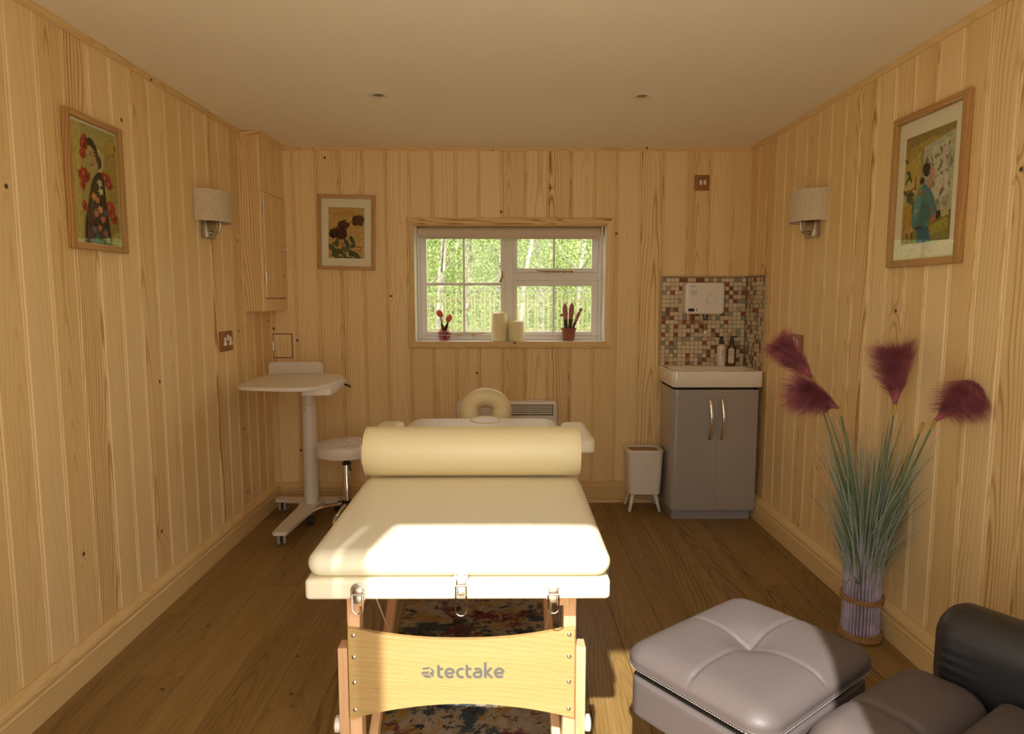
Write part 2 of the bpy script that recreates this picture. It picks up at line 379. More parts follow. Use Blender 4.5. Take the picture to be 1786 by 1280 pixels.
def rbox(bm, c, half, r, rc=4, rf=10, fn=None, xf=None, mi=0):
    """rounded, finely divided box: rc cells over each rounded corner, rf over each flat; fn(p, half) may push points; xf places it"""
    r3 = r if isinstance(r, (list, tuple)) else (r, r, r)
    def samples(h, rr):
        s = [-h + rr * (1 - math.tan(pi / 4 * (1 - k / rc))) for k in range(rc)]
        s = [-h + rr - rr * math.tan(pi / 4 * (1 - k / rc)) for k in range(rc)]
        f = [-(h - rr) + 2 * (h - rr) * k / rf for k in range(rf + 1)]
        return s + f + [-q for q in reversed(s)]
    S3 = [samples(h, q) for h, q in zip(half, r3)]
    cache = {}
    def V(p):
        key = tuple(round(x, 6) for x in p)
        if key in cache: return cache[key]
        inner = [max(-(h - q), min(h - q, x)) for x, h, q in zip(p, half, r3)]
        d = Vector([(x - i) / q for x, i, q in zip(p, inner, r3)])
        if d.length > 1e-9: d.normalize()
        o = Vector([i + dd * q for i, dd, q in zip(inner, d, r3)])
        if fn: o = fn(o, half)
        if xf is not None: o = xf @ o
        cache[key] = bm.verts.new(o + Vector(c)); return cache[key]
    for ax in range(3):
        u, v = [i for i in range(3) if i != ax]
        for sgn in (-1, 1):
            for i in range(len(S3[u]) - 1):
                for j in range(len(S3[v]) - 1):
                    q = []
                    for a, b_ in ((i, j), (i + 1, j), (i + 1, j + 1), (i, j + 1)):
                        p = [0, 0, 0]; p[ax] = sgn * half[ax]; p[u] = S3[u][a]; p[v] = S3[v][b_]; q.append(V(p))
                    try: bm.faces.new(q).material_index = mi
                    except Exception: pass

def ellipse(cx, cy, rx, ry, n=20, jag=0, seed=0, rot=0):
    R = random.Random(seed); out = []
    for k in range(n):
        a = 2 * pi * k / n; s = 1 + (jag * (1 if k % 2 else -1) * R.uniform(.4, 1.2) if jag else 0)
        x, y = rx * s * cos(a), ry * s * sin(a)
        out.append((cx + x * cos(rot) - y * sin(rot), cy + x * sin(rot) + y * cos(rot)))
    return out

def text_bm(s, size, bold=0.0, extrude=.0004):
    cu = bpy.data.curves.new('lettering', 'FONT'); cu.body = s; cu.size = size; cu.extrude = extrude; cu.offset = bold
    cu.align_x = 'LEFT'; cu.resolution_u = 4
    o = bpy.data.objects.new('lettering', cu); COL.objects.link(o)
    dg = bpy.context.evaluated_depsgraph_get(); dg.update()
    me = bpy.data.meshes.new_from_object(o.evaluated_get(dg))
    bm = B(); bm.from_mesh(me)
    bpy.data.objects.remove(o); bpy.data.curves.remove(cu); bpy.data.meshes.remove(me)
    return bm

def place_text(bm, x, y, z, width=None, normal='-Y'):
    xs = [v.co.x for v in bm.verts]; w0 = max(xs) - min(xs); x0 = min(xs); s = width / w0 if width else 1
    for v in bm.verts:
        a, b_, c_ = (v.co.x - x0) * s, v.co.y * s, v.co.z
        v.co = Vector((x + a, y - c_, z + b_))
    return bm

rnd = random.Random(7)

# ================================================================== ROOM SHELL
def plank_profile(p, xa, xb, flip):
    pts = [(0.0, .0075), (.0055, .0), (p - .016, 0.0), (p - .0140, .0065), (p - .0125, .0065), (p - .0080, .0010), (p - .0030, .0010), (p - .0015, .0075), (p, .0075)]
    if flip: pts = [(p - u, d) for u, d in reversed(pts)]
    out = []
    for (u0, d0), (u1, d1) in zip(pts, pts[1:]):
        a, b_ = max(u0, xa), min(u1, xb)
        if b_ <= a + 1e-9: continue
        for u in (a, b_):
            t = (u - u0) / (u1 - u0); q = (u, d0 + (d1 - d0) * t)
            if not out or abs(out[-1][0] - q[0]) > 1e-9: out.append(q)
    return out

def plank(parent, frame, p, pieces, flip=False, mesh_cache={}):
    """frame: (origin, across dir, into-wall dir); pieces: [(xa, xb, z0, z1)] in board coordinates"""
    key = (round(p, 5), tuple(pieces), tuple(frame[1]), tuple(frame[2]), flip)
    if key not in mesh_cache:
        bm = B(); A, D = Vector(frame[1]), Vector(frame[2])
        for xa, xb, z0, z1 in pieces:
            pr = plank_profile(p, xa, xb, flip); ring = pr + [(xb, .018), (xa, .018)]
            lo = [bm.verts.new(A * (u - p / 2) + D * d + Vector((0, 0, z0))) for u, d in ring]
            hi = [bm.verts.new(A * (u - p / 2) + D * d + Vector((0, 0, z1))) for u, d in ring]
            n = len(ring)
            for k in range(n): bm.faces.new((lo[k], lo[(k + 1) % n], hi[(k + 1) % n], hi[k]))
            bm.faces.new(lo[::-1]); bm.faces.new(hi)
        bmesh.ops.recalc_face_normals(bm, faces=bm.faces)
        me = bpy.data.meshes.new('plank'); bm.to_mesh(me); bm.free(); me.materials.append(pine_v)
        mesh_cache[key] = me
    o = bpy.data.objects.new('plank', mesh_cache[key]); COL.objects.link(o); o.parent = parent
    o.location = Vector(frame[0]) + Vector(frame[1]) * (p / 2) - Vector(parent.location)
    return o

HX0, HX1, HZ0, HZ1 = -.590, .637, 1.052, 1.796        # window hole
# back wall: backing with the window hole, planks on it
bm = B()
box(bm, XL - .15, HX0, YB + .018, YB + .15, 0, ZC + .05); box(bm, HX1, XR + .15, YB + .018, YB + .15, 0, ZC + .05)
box(bm, HX0, HX1, YB + .018, YB + .15, 0, HZ0); box(bm, HX0, HX1, YB + .018, YB + .15, HZ1, ZC + .05)
wall_back = obj('wall_back', bm, backing, smooth=False, kind='structure')
P = .1456; g = -.604 - 7 * P
while g < XR:
    a, b_ = max(0, XL - g), min(P, XR - g)
    if b_ - a > .004:
        l, r = g + a, g + b_
        if r <= HX0 or l >= HX1: pcs = [(a, b_, 0, ZC)]
        else:
            xs = sorted(set([a, b_] + [x - g for x in (HX0, HX1) if l < x < r])); pcs = []
            for u, v in zip(xs, xs[1:]):
                m_ = g + (u + v) / 2
                if HX0 < m_ < HX1: pcs += [(u, v, 0, HZ0), (u, v, HZ1, ZC)]
                else: pcs += [(u, v, 0, ZC)]
        plank(wall_back, ((g, YB, 0), (1, 0, 0), (0, 1, 0)), P, [tuple(round(q, 5) for q in t_) for t_ in pcs])
    g += P
# side walls
bm = B(); box(bm, XL - .12, XL - .018, YF - .12, YB + .15, 0, ZC + .05); wall_left = obj('wall_left', bm, backing, smooth=False, kind='structure')
g = 2.257 - 14 * .1356
while g < YB:
    a, b_ = max(0, YF - g), min(.1356, YB - g)
    if b_ - a > .004: plank(wall_left, ((XL, g, 0), (0, 1, 0), (-1, 0, 0)), .1356, [(round(a, 5), round(b_, 5), 0, ZC)])
    g += .1356
bm = B(); box(bm, XR + .018, XR + .12, YF - .12, YB + .15, 0, ZC + .05); wall_right = obj('wall_right', bm, backing, smooth=False, kind='structure')
g = 3.909 - 27 * .1305
while g < YB:
    a, b_ = max(0, YF - g), min(.1305, YB - g)
    if b_ - a > .004: plank(wall_right, ((XR, g, 0), (0, 1, 0), (1, 0, 0)), .1305, [(round(a, 5), round(b_, 5), 0, ZC)])
    g += .1305
# front wall with the open doorway (camera stands outside it)
JL, JR, HEAD = -.565, .575, 2.206
bm = B(); box(bm, XL - .12, -.640, YF - .10, YF, 0, ZC + .05); box(bm, JR, XR + .12, YF - .10, YF, 0, ZC + .05)
box(bm, -.640, JR, YF - .10, YF, HEAD, ZC + .05)
wall_front = obj('wall_front', bm, backing, smooth=False, kind='structure')
bm = B(); box(bm, -.617, JL, YF - .10, YF, 0, HEAD); obj('trim_1', bm, white_p, smooth=False, kind='structure')
# ceiling, floor
bm = B(); box(bm, XL - .12, XR + .12, YF - .12, YB + .15, ZC, ZC + .05)
obj('ceiling', bm, ceil_m, smooth=False, kind='structure')
bm = B(); box(bm, XL - .12, XR + .12, YF - .12, YB + .15, -.12, -.012); floor = obj('floor', bm, backing, smooth=False, kind='structure')
cache = {}
x = XL; i = 0
while x < XR:
    wd = min(.178, XR - x); y = YF - .1 - ((i * .47) % 1.22)
    while y < YB:
        y0, y1 = max(y, YF - .1), min(y + 1.22, YB)
        if y1 - y0 > .03 and wd > .01:
            bm = B(); box(bm, x + .0006, x + wd - .0006, y0 + .0006, y1 - .0006, -.012, 0, bev=.0012, seg=1)
            obj('floor_board', bm, floor_w, floor, smooth=False)
        y += 1.22
    x += .178; i += 1
# unseen slab outside, added to bounce sun at the ceiling; woodland ground behind
bm = B(); box(bm, -6, 6, -9, YF - .12, -.25, -.13); obj('bounce_paving', bm, render_m, smooth=False, kind='structure')
bm = B()
N_ = 40; vs = {}
for i in range(N_ + 1):
    for j in range(N_ + 1):
        X_ = -22 + 44 * i / N_; Y_ = 4.47 + 45 * j / N_
        z = -.15 + max(0, Y_ - 11) * .17 + .25 * sin(X_ * .7 + Y_ * .4) * min(1, max(0, (Y_ - 8) / 6))
        vs[i, j] = bm.verts.new((X_, Y_, z))
for i in range(N_):
    for j in range(N_): bm.faces.new((vs[i, j], vs[i + 1, j], vs[i + 1, j + 1], vs[i, j + 1]))
obj('woodland_floor', bm, ground_m, kind='structure')

# cornice and skirting
def prof_sweep(name, prof, path, m, kind='structure'):
    """prof: [(out, z)] ; path: list of ((x,y),(nx,ny)) stations (mitred by caller)"""
    bm = B(); rings = []
    for (px_, py_), (nx, ny) in path:
        rings.append([bm.verts.new((px_ + nx * o_, py_ + ny * o_, z_)) for o_, z_ in prof])
    n = len(prof)
    for a, b_ in zip(rings, rings[1:]):
        for k in range(n): bm.faces.new((a[k], a[(k + 1) % n], b_[(k + 1) % n], b_[k]))
    bm.faces.new(rings[0][::-1]); bm.faces.new(rings[-1])
    return obj(name, bm, m, kind=kind, smooth=25)
cor = [(0, ZC), (.0, ZC - .025), (.004, ZC - .025), (.006, ZC - .019), (.012, ZC - .010), (.014, ZC - .003), (.014, ZC)]
CX = -1.392; CY = 3.905   # corner cupboard faces
prof_sweep('trim_2', cor, [((XL, YF), (1, 0)), ((XL, CY), (1, -1))], pine_y)
prof_sweep('trim_3', cor, [((XL, CY), (1, -1)), ((CX, CY), (1, -1))], pine_x)
prof_sweep('trim_4', cor, [((CX, CY), (1, -1)), ((CX, YB), (1, -1))], pine_y)
prof_sweep('trim_5', cor, [((CX, YB), (1, -1)), ((XR, YB), (-1, -1))], pine_x)
prof_sweep('trim_6', cor, [((XR, YB), (-1, -1)), ((XR, YF), (-1, 0))], pine_y)
sk = [(0, 0), (.036, 0), (.036, .088), (.031, .093), (.032, .098), (.034, .108), (.030, .118), (.022, .122), (.014, .130), (.008, .134), (0, .134)]
prof_sweep('baseboard_left', sk, [((XL, YF), (1, 0)), ((XL, YB), (1, -1))], pine_y)
prof_sweep('baseboard_back', sk, [((XL, YB), (1, -1)), ((1.0, YB), (0, -1))], pine_x)
prof_sweep('baseboard_right', sk, [((XR, YF), (-1, 0)), ((XR, YB), (-1, -1))], pine_y)

# ================================================================== WINDOW
win = thing('window_1', None, None, (.02, YB, 1.05), kind='structure')
# architrave (pine, moulded, mitred)
def arch_ring():
    prof = [(0, 0), (0, -.012), (.006, -.016), (.012, -.013), (.024, -.013), (.030, -.020), (.038, -.020), (.042, -.014), (.042, 0)]  # (outward, y)
    x0, x1, z0, z1 = -.583, .636, 1.056, 1.794
    cor_ = [(x0, z0, -1, -1), (x1, z0, 1, -1), (x1, z1, 1, 1), (x0, z1, -1, 1)]
    names = []
    for k in range(4):
        bm = B(); rings = []
        for (cx, cz, sx_, sz_) in (cor_[k], cor_[(k + 1) % 4]):
            rings.append([bm.verts.new((cx + sx_ * o_, YB + yy, cz + sz_ * o_)) for o_, yy in prof])
        a, b_ = rings; n = len(prof)
        for q in range(n): bm.faces.new((a[q], a[(q + 1) % n], b_[(q + 1) % n], b_[q]))
        bm.faces.new(a[::-1]); bm.faces.new(b_)
        obj('architrave', bm, pine_x if k % 2 == 0 else pine_v, win, smooth=30)
arch_ring()
bm = B(); box(bm, HX0, HX0 + .010, YB - .001, YB + .15, HZ0, HZ1); box(bm, HX1 - .010, HX1, YB - .001, YB + .15, HZ0, HZ1)
obj('side_lining', bm, white_p, win, smooth=False)
bm = B(); box(bm, HX0, HX1, YB - .001, YB + .15, HZ1 - .010, HZ1)
obj('head_lining', bm, pine_x, win, smooth=False)
bm = B(); box(bm, HX0, HX1, YB - .006, YB + .16, HZ0 - .02, 1.056, bev=.002)
obj('window_sill', bm, white_p, win, smooth=False)
FY0, FY1 = 4.432, 4.475
bm = B()
box(bm, -.580, -.560, FY0, FY1, 1.056, 1.786, bev=.003); box(bm, .604, .627, FY0, FY1, 1.056, 1.786, bev=.003)
box(bm, -.560, .604, FY0, FY1, 1.056, 1.084, bev=.003); box(bm, -.560, .604, FY0, FY1, 1.760, 1.786, bev=.003)
box(bm, -.010, .046, FY0 - .006, FY1, 1.084, 1.760, bev=.004); box(bm, .046, .604, FY0 - .006, FY1, 1.448, 1.497, bev=.004)
obj('window_frame', bm, white_p, win)
def sash(x0, x1, z0, z1, gx0, gx1, gz0, gz1, bars_x, bars_z):
    bm = B(); y0, y1 = FY0 - .002, FY1 - .008
    box(bm, x0, gx0, y0, y1, z0, z1, bev=.003); box(bm, gx1, x1, y0, y1, z0, z1, bev=.003)
    box(bm, gx0, gx1, y0, y1, z0, gz0, bev=.003); box(bm, gx0, gx1, y0, y1, gz1, z1, bev=.003)
    for a, b_ in bars_x: box(bm, a, b_, y0 + .004, y1, gz0, gz1, bev=.003)
    for a, b_ in bars_z: box(bm, gx0, gx1, y0 + .005, y1, a, b_, bev=.003)
    s = obj('sash', bm, white_p, win)
    xs = [gx0] + [q for b_ in bars_x for q in b_] + [gx1]; zs = [gz0] + [q for b_ in bars_z for q in b_] + [gz1]
    for i in range(0, len(xs), 2):
        for j in range(0, len(zs), 2):
            bm = B(); box(bm, xs[i] - .002, xs[i + 1] + .002, 4.452, 4.456, zs[j] - .002, zs[j + 1] + .002); obj('pane', bm, glass, s, smooth=False)
    return s
s1 = sash(-.559, -.011, 1.085, 1.759, -.519, -.036, 1.112, 1.732, [(-.284, -.269)], [(1.414, 1.432)])
s2 = sash(.047, .603, 1.498, 1.759, .072, .560, 1.526, 1.732, [(.305, .320)], [])
s3 = sash(.047, .603, 1.085, 1.447, .072, .560, 1.112, 1.410, [(.305, .320)], [])
# casement handle and stays
bm = B(); box(bm, -.032, -.020, 4.418, 4.430, 1.465, 1.505, bev=.002)
tube(bm, [(-.026, 4.414, 1.500), (-.026, 4.405, 1.478), (-.032, 4.402, 1.455), (-.042, 4.402, 1.435)], [.005, .006, .006, .008], 8)
obj('casement_handle', bm, brass, win)
def stay(x0, x1, z, flip=1):
    bm = B(); tube(bm, [(x0, 4.421, z + .008), (x0 + .02 * flip, 4.418, z + .003), (x1 - .03 * flip, 4.418, z), (x1, 4.418, z + .001)], .0035, 8)
    for xx in (x0 + (x1 - x0) * .3, x0 + (x1 - x0) * .72): box(bm, xx - .008, xx + .008, 4.416, 4.430, z - .014, z - .002, bev=.001)
    lathe(bm, [(.007, -.006), (.008, 0), (.007, .006)], (x1, 4.418, z), 10, 'X')
    obj('window_stay', bm, brass, win)
stay(.20, .43, 1.505); stay(-.14, -.38, 1.098, -1)

# roller blind
bl = thing('roller_blind', 'rolled-up beige roller blind across the top of the small window', 'blind', (.02, 4.36, 1.70))
bm = B(); lathe(bm, [(.019, -.585), (.023, -.583), (.023, .583), (.019, .585)], (.019, 4.362, 1.757), 24, 'X'); obj('blind_roll', bm, blind_m, bl)
bm = B(); box(bm, -.560, .598, 4.338, 4.3395, 1.715, 1.760); obj('blind_fabric', bm, blind_m, bl, smooth=False)
bm = B(); lathe(bm, [(.006, -.579), (.008, -.578), (.008, .578), (.006, .579)], (.019, 4.339, 1.714), 14, 'X'); obj('bottom_bar', bm, blind_m, bl)
for xx in (-.574, .612):
    bm = B(); box(bm, xx - .005, xx + .005, 4.338, 4.388, 1.728, 1.786, bev=.002); obj('bracket', bm, white_pl, bl)
bm = B()
for k in range(60):
    z = 1.735 - k * .0112
    for yy in (4.350, 4.376): box(bm, -.5665, -.5625, yy - .002, yy + .002, z - .002, z + .002)
tube(bm, [(-.5645, 4.350, 1.735), (-.5645, 4.350, 1.07), (-.5645, 4.363, 1.062), (-.5645, 4.376, 1.07), (-.5645, 4.376, 1.735)], .0009, 5)
obj('bead_chain', bm, white_pl, bl, kind='stuff')

# ================================================================== CORNER CUPBOARD AND HATCH
cup = thing('corner_cupboard', 'tall narrow pine wall cupboard boxed into the left back corner', 'cupboard', (-1.45, 4.1, 1.257))
Z0c = 1.257
bm = B(); box(bm, XL + .0005, CX - .014, CY, CY + .014, Z0c, ZC - .002); obj('front_board', bm, pine_v, cup, smooth=False)
bm = B(); box(bm, CX - .014, CX, CY, CY + .022, Z0c, ZC - .002, bev=.001); obj('corner_post', bm, pine_v, cup, smooth=False)
bm = B(); box(bm, XL + .0005, CX - .001, CY + .014, YB - .001, Z0c, Z0c + .012); obj('bottom_board', bm, pine_y, cup, smooth=False)
for z0, z1, nm in ((1.942, ZC - .002, 'top_panel'), (Z0c, 1.330, 'bottom_panel')):
    bm = B()
    for k in range(3):
        ya = CY + .022 + k * .1275; box(bm, CX - .014, CX, ya + .001, ya + .1265, z0, z1, bev=.003, seg=1)
    obj(nm, bm, pine_v, cup, smooth=False)
bm = B(); box(bm, CX - .016, CX - .012, CY + .022, YB - .002, Z0c + .02, ZC - .01); obj('inner_shadow_board', bm, black_gap, cup, smooth=False)
dr = B()
for k in range(3):
    ya = CY + .024 + k * .1265; box(dr, CX - .012, CX + .004, ya + .0005, ya + .126, 1.334, 1.938, bev=.003, seg=1)
door = obj('cupboard_door', dr, pine_v, cup, smooth=False)
bm = B(); lathe(bm, [(.006, 0), (.007, .012), (.016, .018), (.018, .026), (.013, .034), (.004, .036)], (CX + .004, 4.265, 1.632), 18, 'X'); obj('knob', bm, ceramic, door, label='white round knob')
for zz in (1.85, 1.45):
    bm = B(); tube(bm, [(CX + .004, CY + .023, zz - .03), (CX + .004, CY + .023, zz + .03)], .004, 8); box(bm, CX - .002, CX + .005, CY + .012, CY + .036, zz - .028, zz + .028); obj('hinge', bm, steel, cup)

ht = thing('wall_hatch', 'small square pine access hatch low in the left back corner', 'hatch', (-1.43, YB, .953))
bm = B(); box(bm, -1.4945, -1.3695, YB - .0012, YB + .003, .9485, 1.1055); obj('gap_shade_strip', bm, black_gap, ht, smooth=False)  # black sheet showing round the panel, paints the shade of its gap
bm = B(); box(bm, -1.490, -1.374, YB - .003, YB + .002, .953, 1.101, bev=.0008, seg=1); hd = obj('hatch_panel', bm, pine_v, ht, smooth=False)
bm = B(); tube(bm, [(-1.4925, YB - .005, 1.0), (-1.4925, YB - .005, 1.055)], .004, 8); obj('hinge', bm, steel, ht)

# ================================================================== PICTURES
ART = {}
def artmat(c):
    key = tuple(c)
    if key not in ART: ART[key] = mat('print_colour', srgb(*c), .7, noise=.22, nscale=60)
    return ART[key]
def picture(name, label, origin, uax, width, height, fwid, mount, shapes, art_rect, nrm, wx, wz, tilt=0):
    """origin = bottom-left corner as seen from the room; uax = horizontal direction; nrm = into the room"""
    O = Vector(origin); U = Vector(uax); Nn = Vector(nrm)
    t = thing(name, label, 'picture', O + U * (width / 2))
    def quadbox(u0, u1, v0, v1, d0, d1, nm, m, parent=t, bev=.0015, shear=True):
        bm = B(); vs_ = box(bm, u0, u1, d0, d1, v0, v1, bev=bev, seg=2)
        for v in bm.verts:
            c_ = v.co.copy(); v.co = O + U * c_.x + Nn * c_.y + Vector((0, 0, c_.z))
        return obj(nm, bm, m, parent, smooth=30)
    fr_ = [(0, fwid, 0, height, 'Z'), (width - fwid, width, 0, height, 'Z'), (fwid, width - fwid, 0, fwid, 'U'), (fwid, width - fwid, height - fwid, height, 'U')]
    for a, b_, c_, d_, k in fr_: quadbox(a, b_, c_, d_, .001, .022, 'frame_rail', wz if k == 'Z' else wx)
    quadbox(fwid - .002, width - fwid + .002, fwid - .002, height - fwid + .002, .002, .006, 'mount_board', mat_board, bev=0)
    # printed sheet: flat shapes layered a hair apart
    ax0, ax1, az0, az1 = art_rect
    bm = B(); mats_ = []; d = .0064
    for colr, poly in shapes:
        m = artmat(colr)
        if m not in mats_: mats_.append(m)
        mi = mats_.index(m)
        pts = [(ax0 + (ax1 - ax0) * max(0, min(1, u)), az1 + (az0 - az1) * max(0, min(1, v))) for u, v in poly]
        vsx = [bm.verts.new(O + U * a + Nn * d + Vector((0, 0, b_))) for a, b_ in pts]
        try: f = bm.faces.new(vsx); f.material_index = mi
        except Exception: pass
        d += .00006
    bmesh.ops.triangulate(bm, faces=bm.faces)
    obj('print', bm, mats_, t, smooth=False)
    quadbox(fwid - .002, width - fwid + .002, fwid - .002, height - fwid + .002, .013, .015, 'glass', glass, bev=0)
    return t

Rr = random.Random(3)
full = [(0, 0), (1, 0), (1, 1), (0, 1)]
# left: woman in dark flowered kimono
sh = [((178, 168, 92), full), ((196, 178, 96), [(.0, 0), (.25, 0), (.2, 1), (0, 1)]), ((166, 146, 66), [(.72, .15), (1, .1), (1, .6), (.78, .66)]), ((150, 132, 62), ellipse(.8, .8, .18, .12, 14, .15, 4)), ((190, 160, 60), ellipse(.85, .12, .12, .06, 12, .2, 2))]
red, dred = (176, 42, 30), (130, 26, 22)
for cx, cy, rx, ry, sd_ in ((.30, .17, .07, .07, 1), (.27, .255, .06, .045, 2), (.33, .12, .05, .04, 9), (.28, .43, .115, .065, 3), (.24, .50, .05, .07, 4), (.72, .42, .12, .06, 5), (.80, .47, .08, .035, 6), (.79, .68, .11, .075, 7), (.86, .75, .07, .06, 8), (.24, .69, .05, .05, 10)):
    sh += [(red, ellipse(cx, cy, rx, ry, 16, .14, sd_)), (dred, ellipse(cx + .015, cy + .01, rx * .45, ry * .45, 12, .2, sd_ + 20)), ((206, 120, 100), ellipse(cx - .02, cy - .01, rx * .18, ry * .3, 8, .2, sd_ + 40))]
sh += [((208, 196, 150), ellipse(.56, .27, .13, .10, 16, .06, 30)),
       ((44, 30, 20), ellipse(.47, .185, .12, .07, 18, .03, 11, .5)), ((44, 30, 20), ellipse(.58, .29, .07, .06, 14, .05, 12)),
       ((196, 160, 112), [(.36, .17), (.45, .155), (.52, .20), (.53, .28), (.50, .345), (.46, .36), (.41, .33), (.375, .27)]),
       ((52, 34, 22), [(.36, .18), (.42, .14), (.50, .15), (.55, .21), (.54, .25), (.48, .19), (.42, .165)]),
       ((186, 150, 104), [(.47, .33), (.55, .28), (.58, .38), (.47, .40)]),
       ((40, 26, 18), ellipse(.415, .245, .022, .006, 8)), ((40, 26, 18), ellipse(.49, .245, .026, .007, 8)), ((50, 32, 22), ellipse(.41, .225, .03, .004, 8)), ((50, 32, 22), ellipse(.49, .222, .034, .004, 8)),
       ((150, 60, 48), ellipse(.44, .325, .028, .010, 10)), ((160, 122, 84), ellipse(.44, .285, .012, .018, 8)),
       ((34, 22, 20), [(.46, .43), (.55, .38), (.64, .375), (.68, .45), (.70, .60), (.74, .80), (.78, 1), (.20, 1), (.24, .80), (.34, .62), (.40, .50)]),
       ((92, 44, 42), [(.40, .56), (.44, .56), (.36, 1), (.28, 1)]), ((96, 60, 66), [(.30, .70), (.33, .70), (.29, 1), (.25, 1)])]
for cx, cy, c_ in ((.50, .62, (190, 110, 70)), (.55, .70, (208, 150, 96)), (.60, .78, (196, 96, 70)), (.46, .74, (178, 120, 92)), (.66, .72, (60, 92, 84)), (.52, .86, (176, 104, 80)), (.64, .90, (150, 80, 70)), (.40, .88, (90, 110, 100)), (.58, .54, (200, 190, 150)), (.57, .47, (190, 180, 140)), (.43, .60, (208, 140, 70)), (.45, .95, (60, 96, 70)), (.68, .96, (150, 150, 90))):
    sh.append((c_, ellipse(cx, cy, .055, .034, 10, .3, int(cx * 100))))
    sh.append((tuple(min(255, q + 30) for q in c_), ellipse(cx + .01, cy, .02, .014, 8, .3, int(cx * 77))))
picture('framed_picture', 'framed painting of a woman in a dark flowered robe among red blooms on left wall', (XL, 2.350, 1.512), (0, 1, 0), .337, .472, .022, mat_board, sh, (.026, .311, .026, .442), (1, 0, 0), oak_y, oak_z)

# right: seated woman in blue robe
sh = [((176, 152, 70), full), ((150, 126, 58), [(0, 0), (1, 0), (1, .10), (.55, .06), (0, .12)]), ((192, 168, 84), [(0, .25), (.32, .18), (.32, .62), (0, .66)]),
      ((186, 186, 156), [(.37, .14), (1, .06), (1, .76), (.62, .78), (.37, .72)]), ((206, 204, 176), [(.55, .16), (.9, .12), (.9, .6), (.6, .64)]), ((172, 176, 140), [(.37, .14), (.40, .136), (.40, .72), (.37, .71)]),
      ((60, 50, 36), [(.37, .14), (.38, .14), (.38, .42), (.37, .42)]),
      ((186, 146, 58), [(0, .66), (.26, .60), (.30, .9), (.0, .95)]), ((206, 178, 110), [(0, .42), (.26, .40), (.26, .58), (0, .60)]), ((90, 66, 34), [(0, .50), (.28, .48), (.28, .492), (0, .512)]), ((90, 66, 34), [(.24, .38), (.265, .38), (.265, .50), (.24, .50)]),
      ((138, 134, 62), [(.30, .84), (.62, .78), (1, .74), (1, 1), (.2, 1)]), ((166, 158, 70), [(.6, .86), (.95, .80), (.95, .9), (.6, .95)])]
for k in range(46):
    cx, cy = Rr.uniform(.45, .97), Rr.uniform(.14, .70)
    if cx < .62 and cy > .40: continue
    sh.append((Rr.choice([(178, 112, 96), (150, 120, 110), (110, 120, 84), (130, 140, 110), (188, 140, 110)]), ellipse(cx, cy, Rr.uniform(.015, .045), Rr.uniform(.006, .02), 9, .35, k, Rr.uniform(0, 3))))
for cx, cy, rx, ry, ro in ((.10, .33, .05, .02, .3), (.14, .38, .06, .02, .8), (.08, .40, .05, .015, 2.4), (.06, .52, .07, .02, .5), (.12, .56, .03, .06, .2), (.17, .58, .03, .07, -.2), (.22, .60, .025, .06, -.5), (.20, .53, .06, .018, .4), (.24, .68, .02, .05, 0), (.05, .22, .04, .015, .6)):
    sh.append(((62, 82, 36), ellipse(cx, cy, rx, ry, 10, .2, int(cx * 100), ro)))
sh += [((46, 32, 26), ellipse(.49, .345, .085, .062, 16, .03, 1, .3)), ((46, 32, 26), ellipse(.41, .44, .05, .035, 12, .05, 2)), ((200, 140, 116), ellipse(.60, .39, .05, .065, 12, .08, 5)), ((188, 140, 100), [(.50, .45), (.60, .42), (.63, .52), (.56, .56)]),
       ((66, 128, 128), [(.36, .50), (.48, .47), (.58, .53), (.66, .60), (.74, .72), (.78, .80), (.70, .84), (.62, .78), (.58, .86), (.48, .90), (.30, .87), (.22, .82), (.26, .64)]),
       ((48, 102, 108), [(.44, .62), (.60, .68), (.62, .78), (.50, .86), (.36, .84)]), ((88, 150, 146), [(.36, .52), (.44, .50), (.40, .70), (.28, .78), (.27, .66)]),
       ((36, 96, 120), [(.38, .88), (.58, .86), (.66, 1), (.36, 1)]), ((150, 84, 56), ellipse(.43, .545, .045, .03, 10, .3, 3)), ((170, 110, 80), ellipse(.70, .80, .07, .04, 10, .25, 6)), ((150, 90, 66), ellipse(.64, .72, .03, .025, 8, .25, 7)), ((70, 50, 60), ellipse(.40, .86, .09, .016, 8, .2, 8)), ((170, 176, 140), ellipse(.31, .70, .03, .02, 8, .25, 9)),
       ((40, 36, 30), [(.74, .745), (.82, .735), (.82, .79), (.74, .80)]), ((190, 176, 120), [(.82, .74), (.98, .72), (.98, .79), (.84, .80)]),
       ((196, 160, 90), ellipse(.20, .875, .09, .035, 12)), ((70, 56, 34), [(.13, .90), (.16, .90), (.17, 1), (.15, 1)]), ((70, 56, 34), [(.24, .90), (.27, .89), (.28, 1), (.26, 1)])]
picture('framed_picture', 'large framed painting of a seated woman in a blue robe on right wall', (XR, 2.700, 1.460), (0, -1, 0), .430, .568, .026, mat_board, sh, (.072, .358, .085, .483), (-1, 0, 0), oak_y, oak_z)

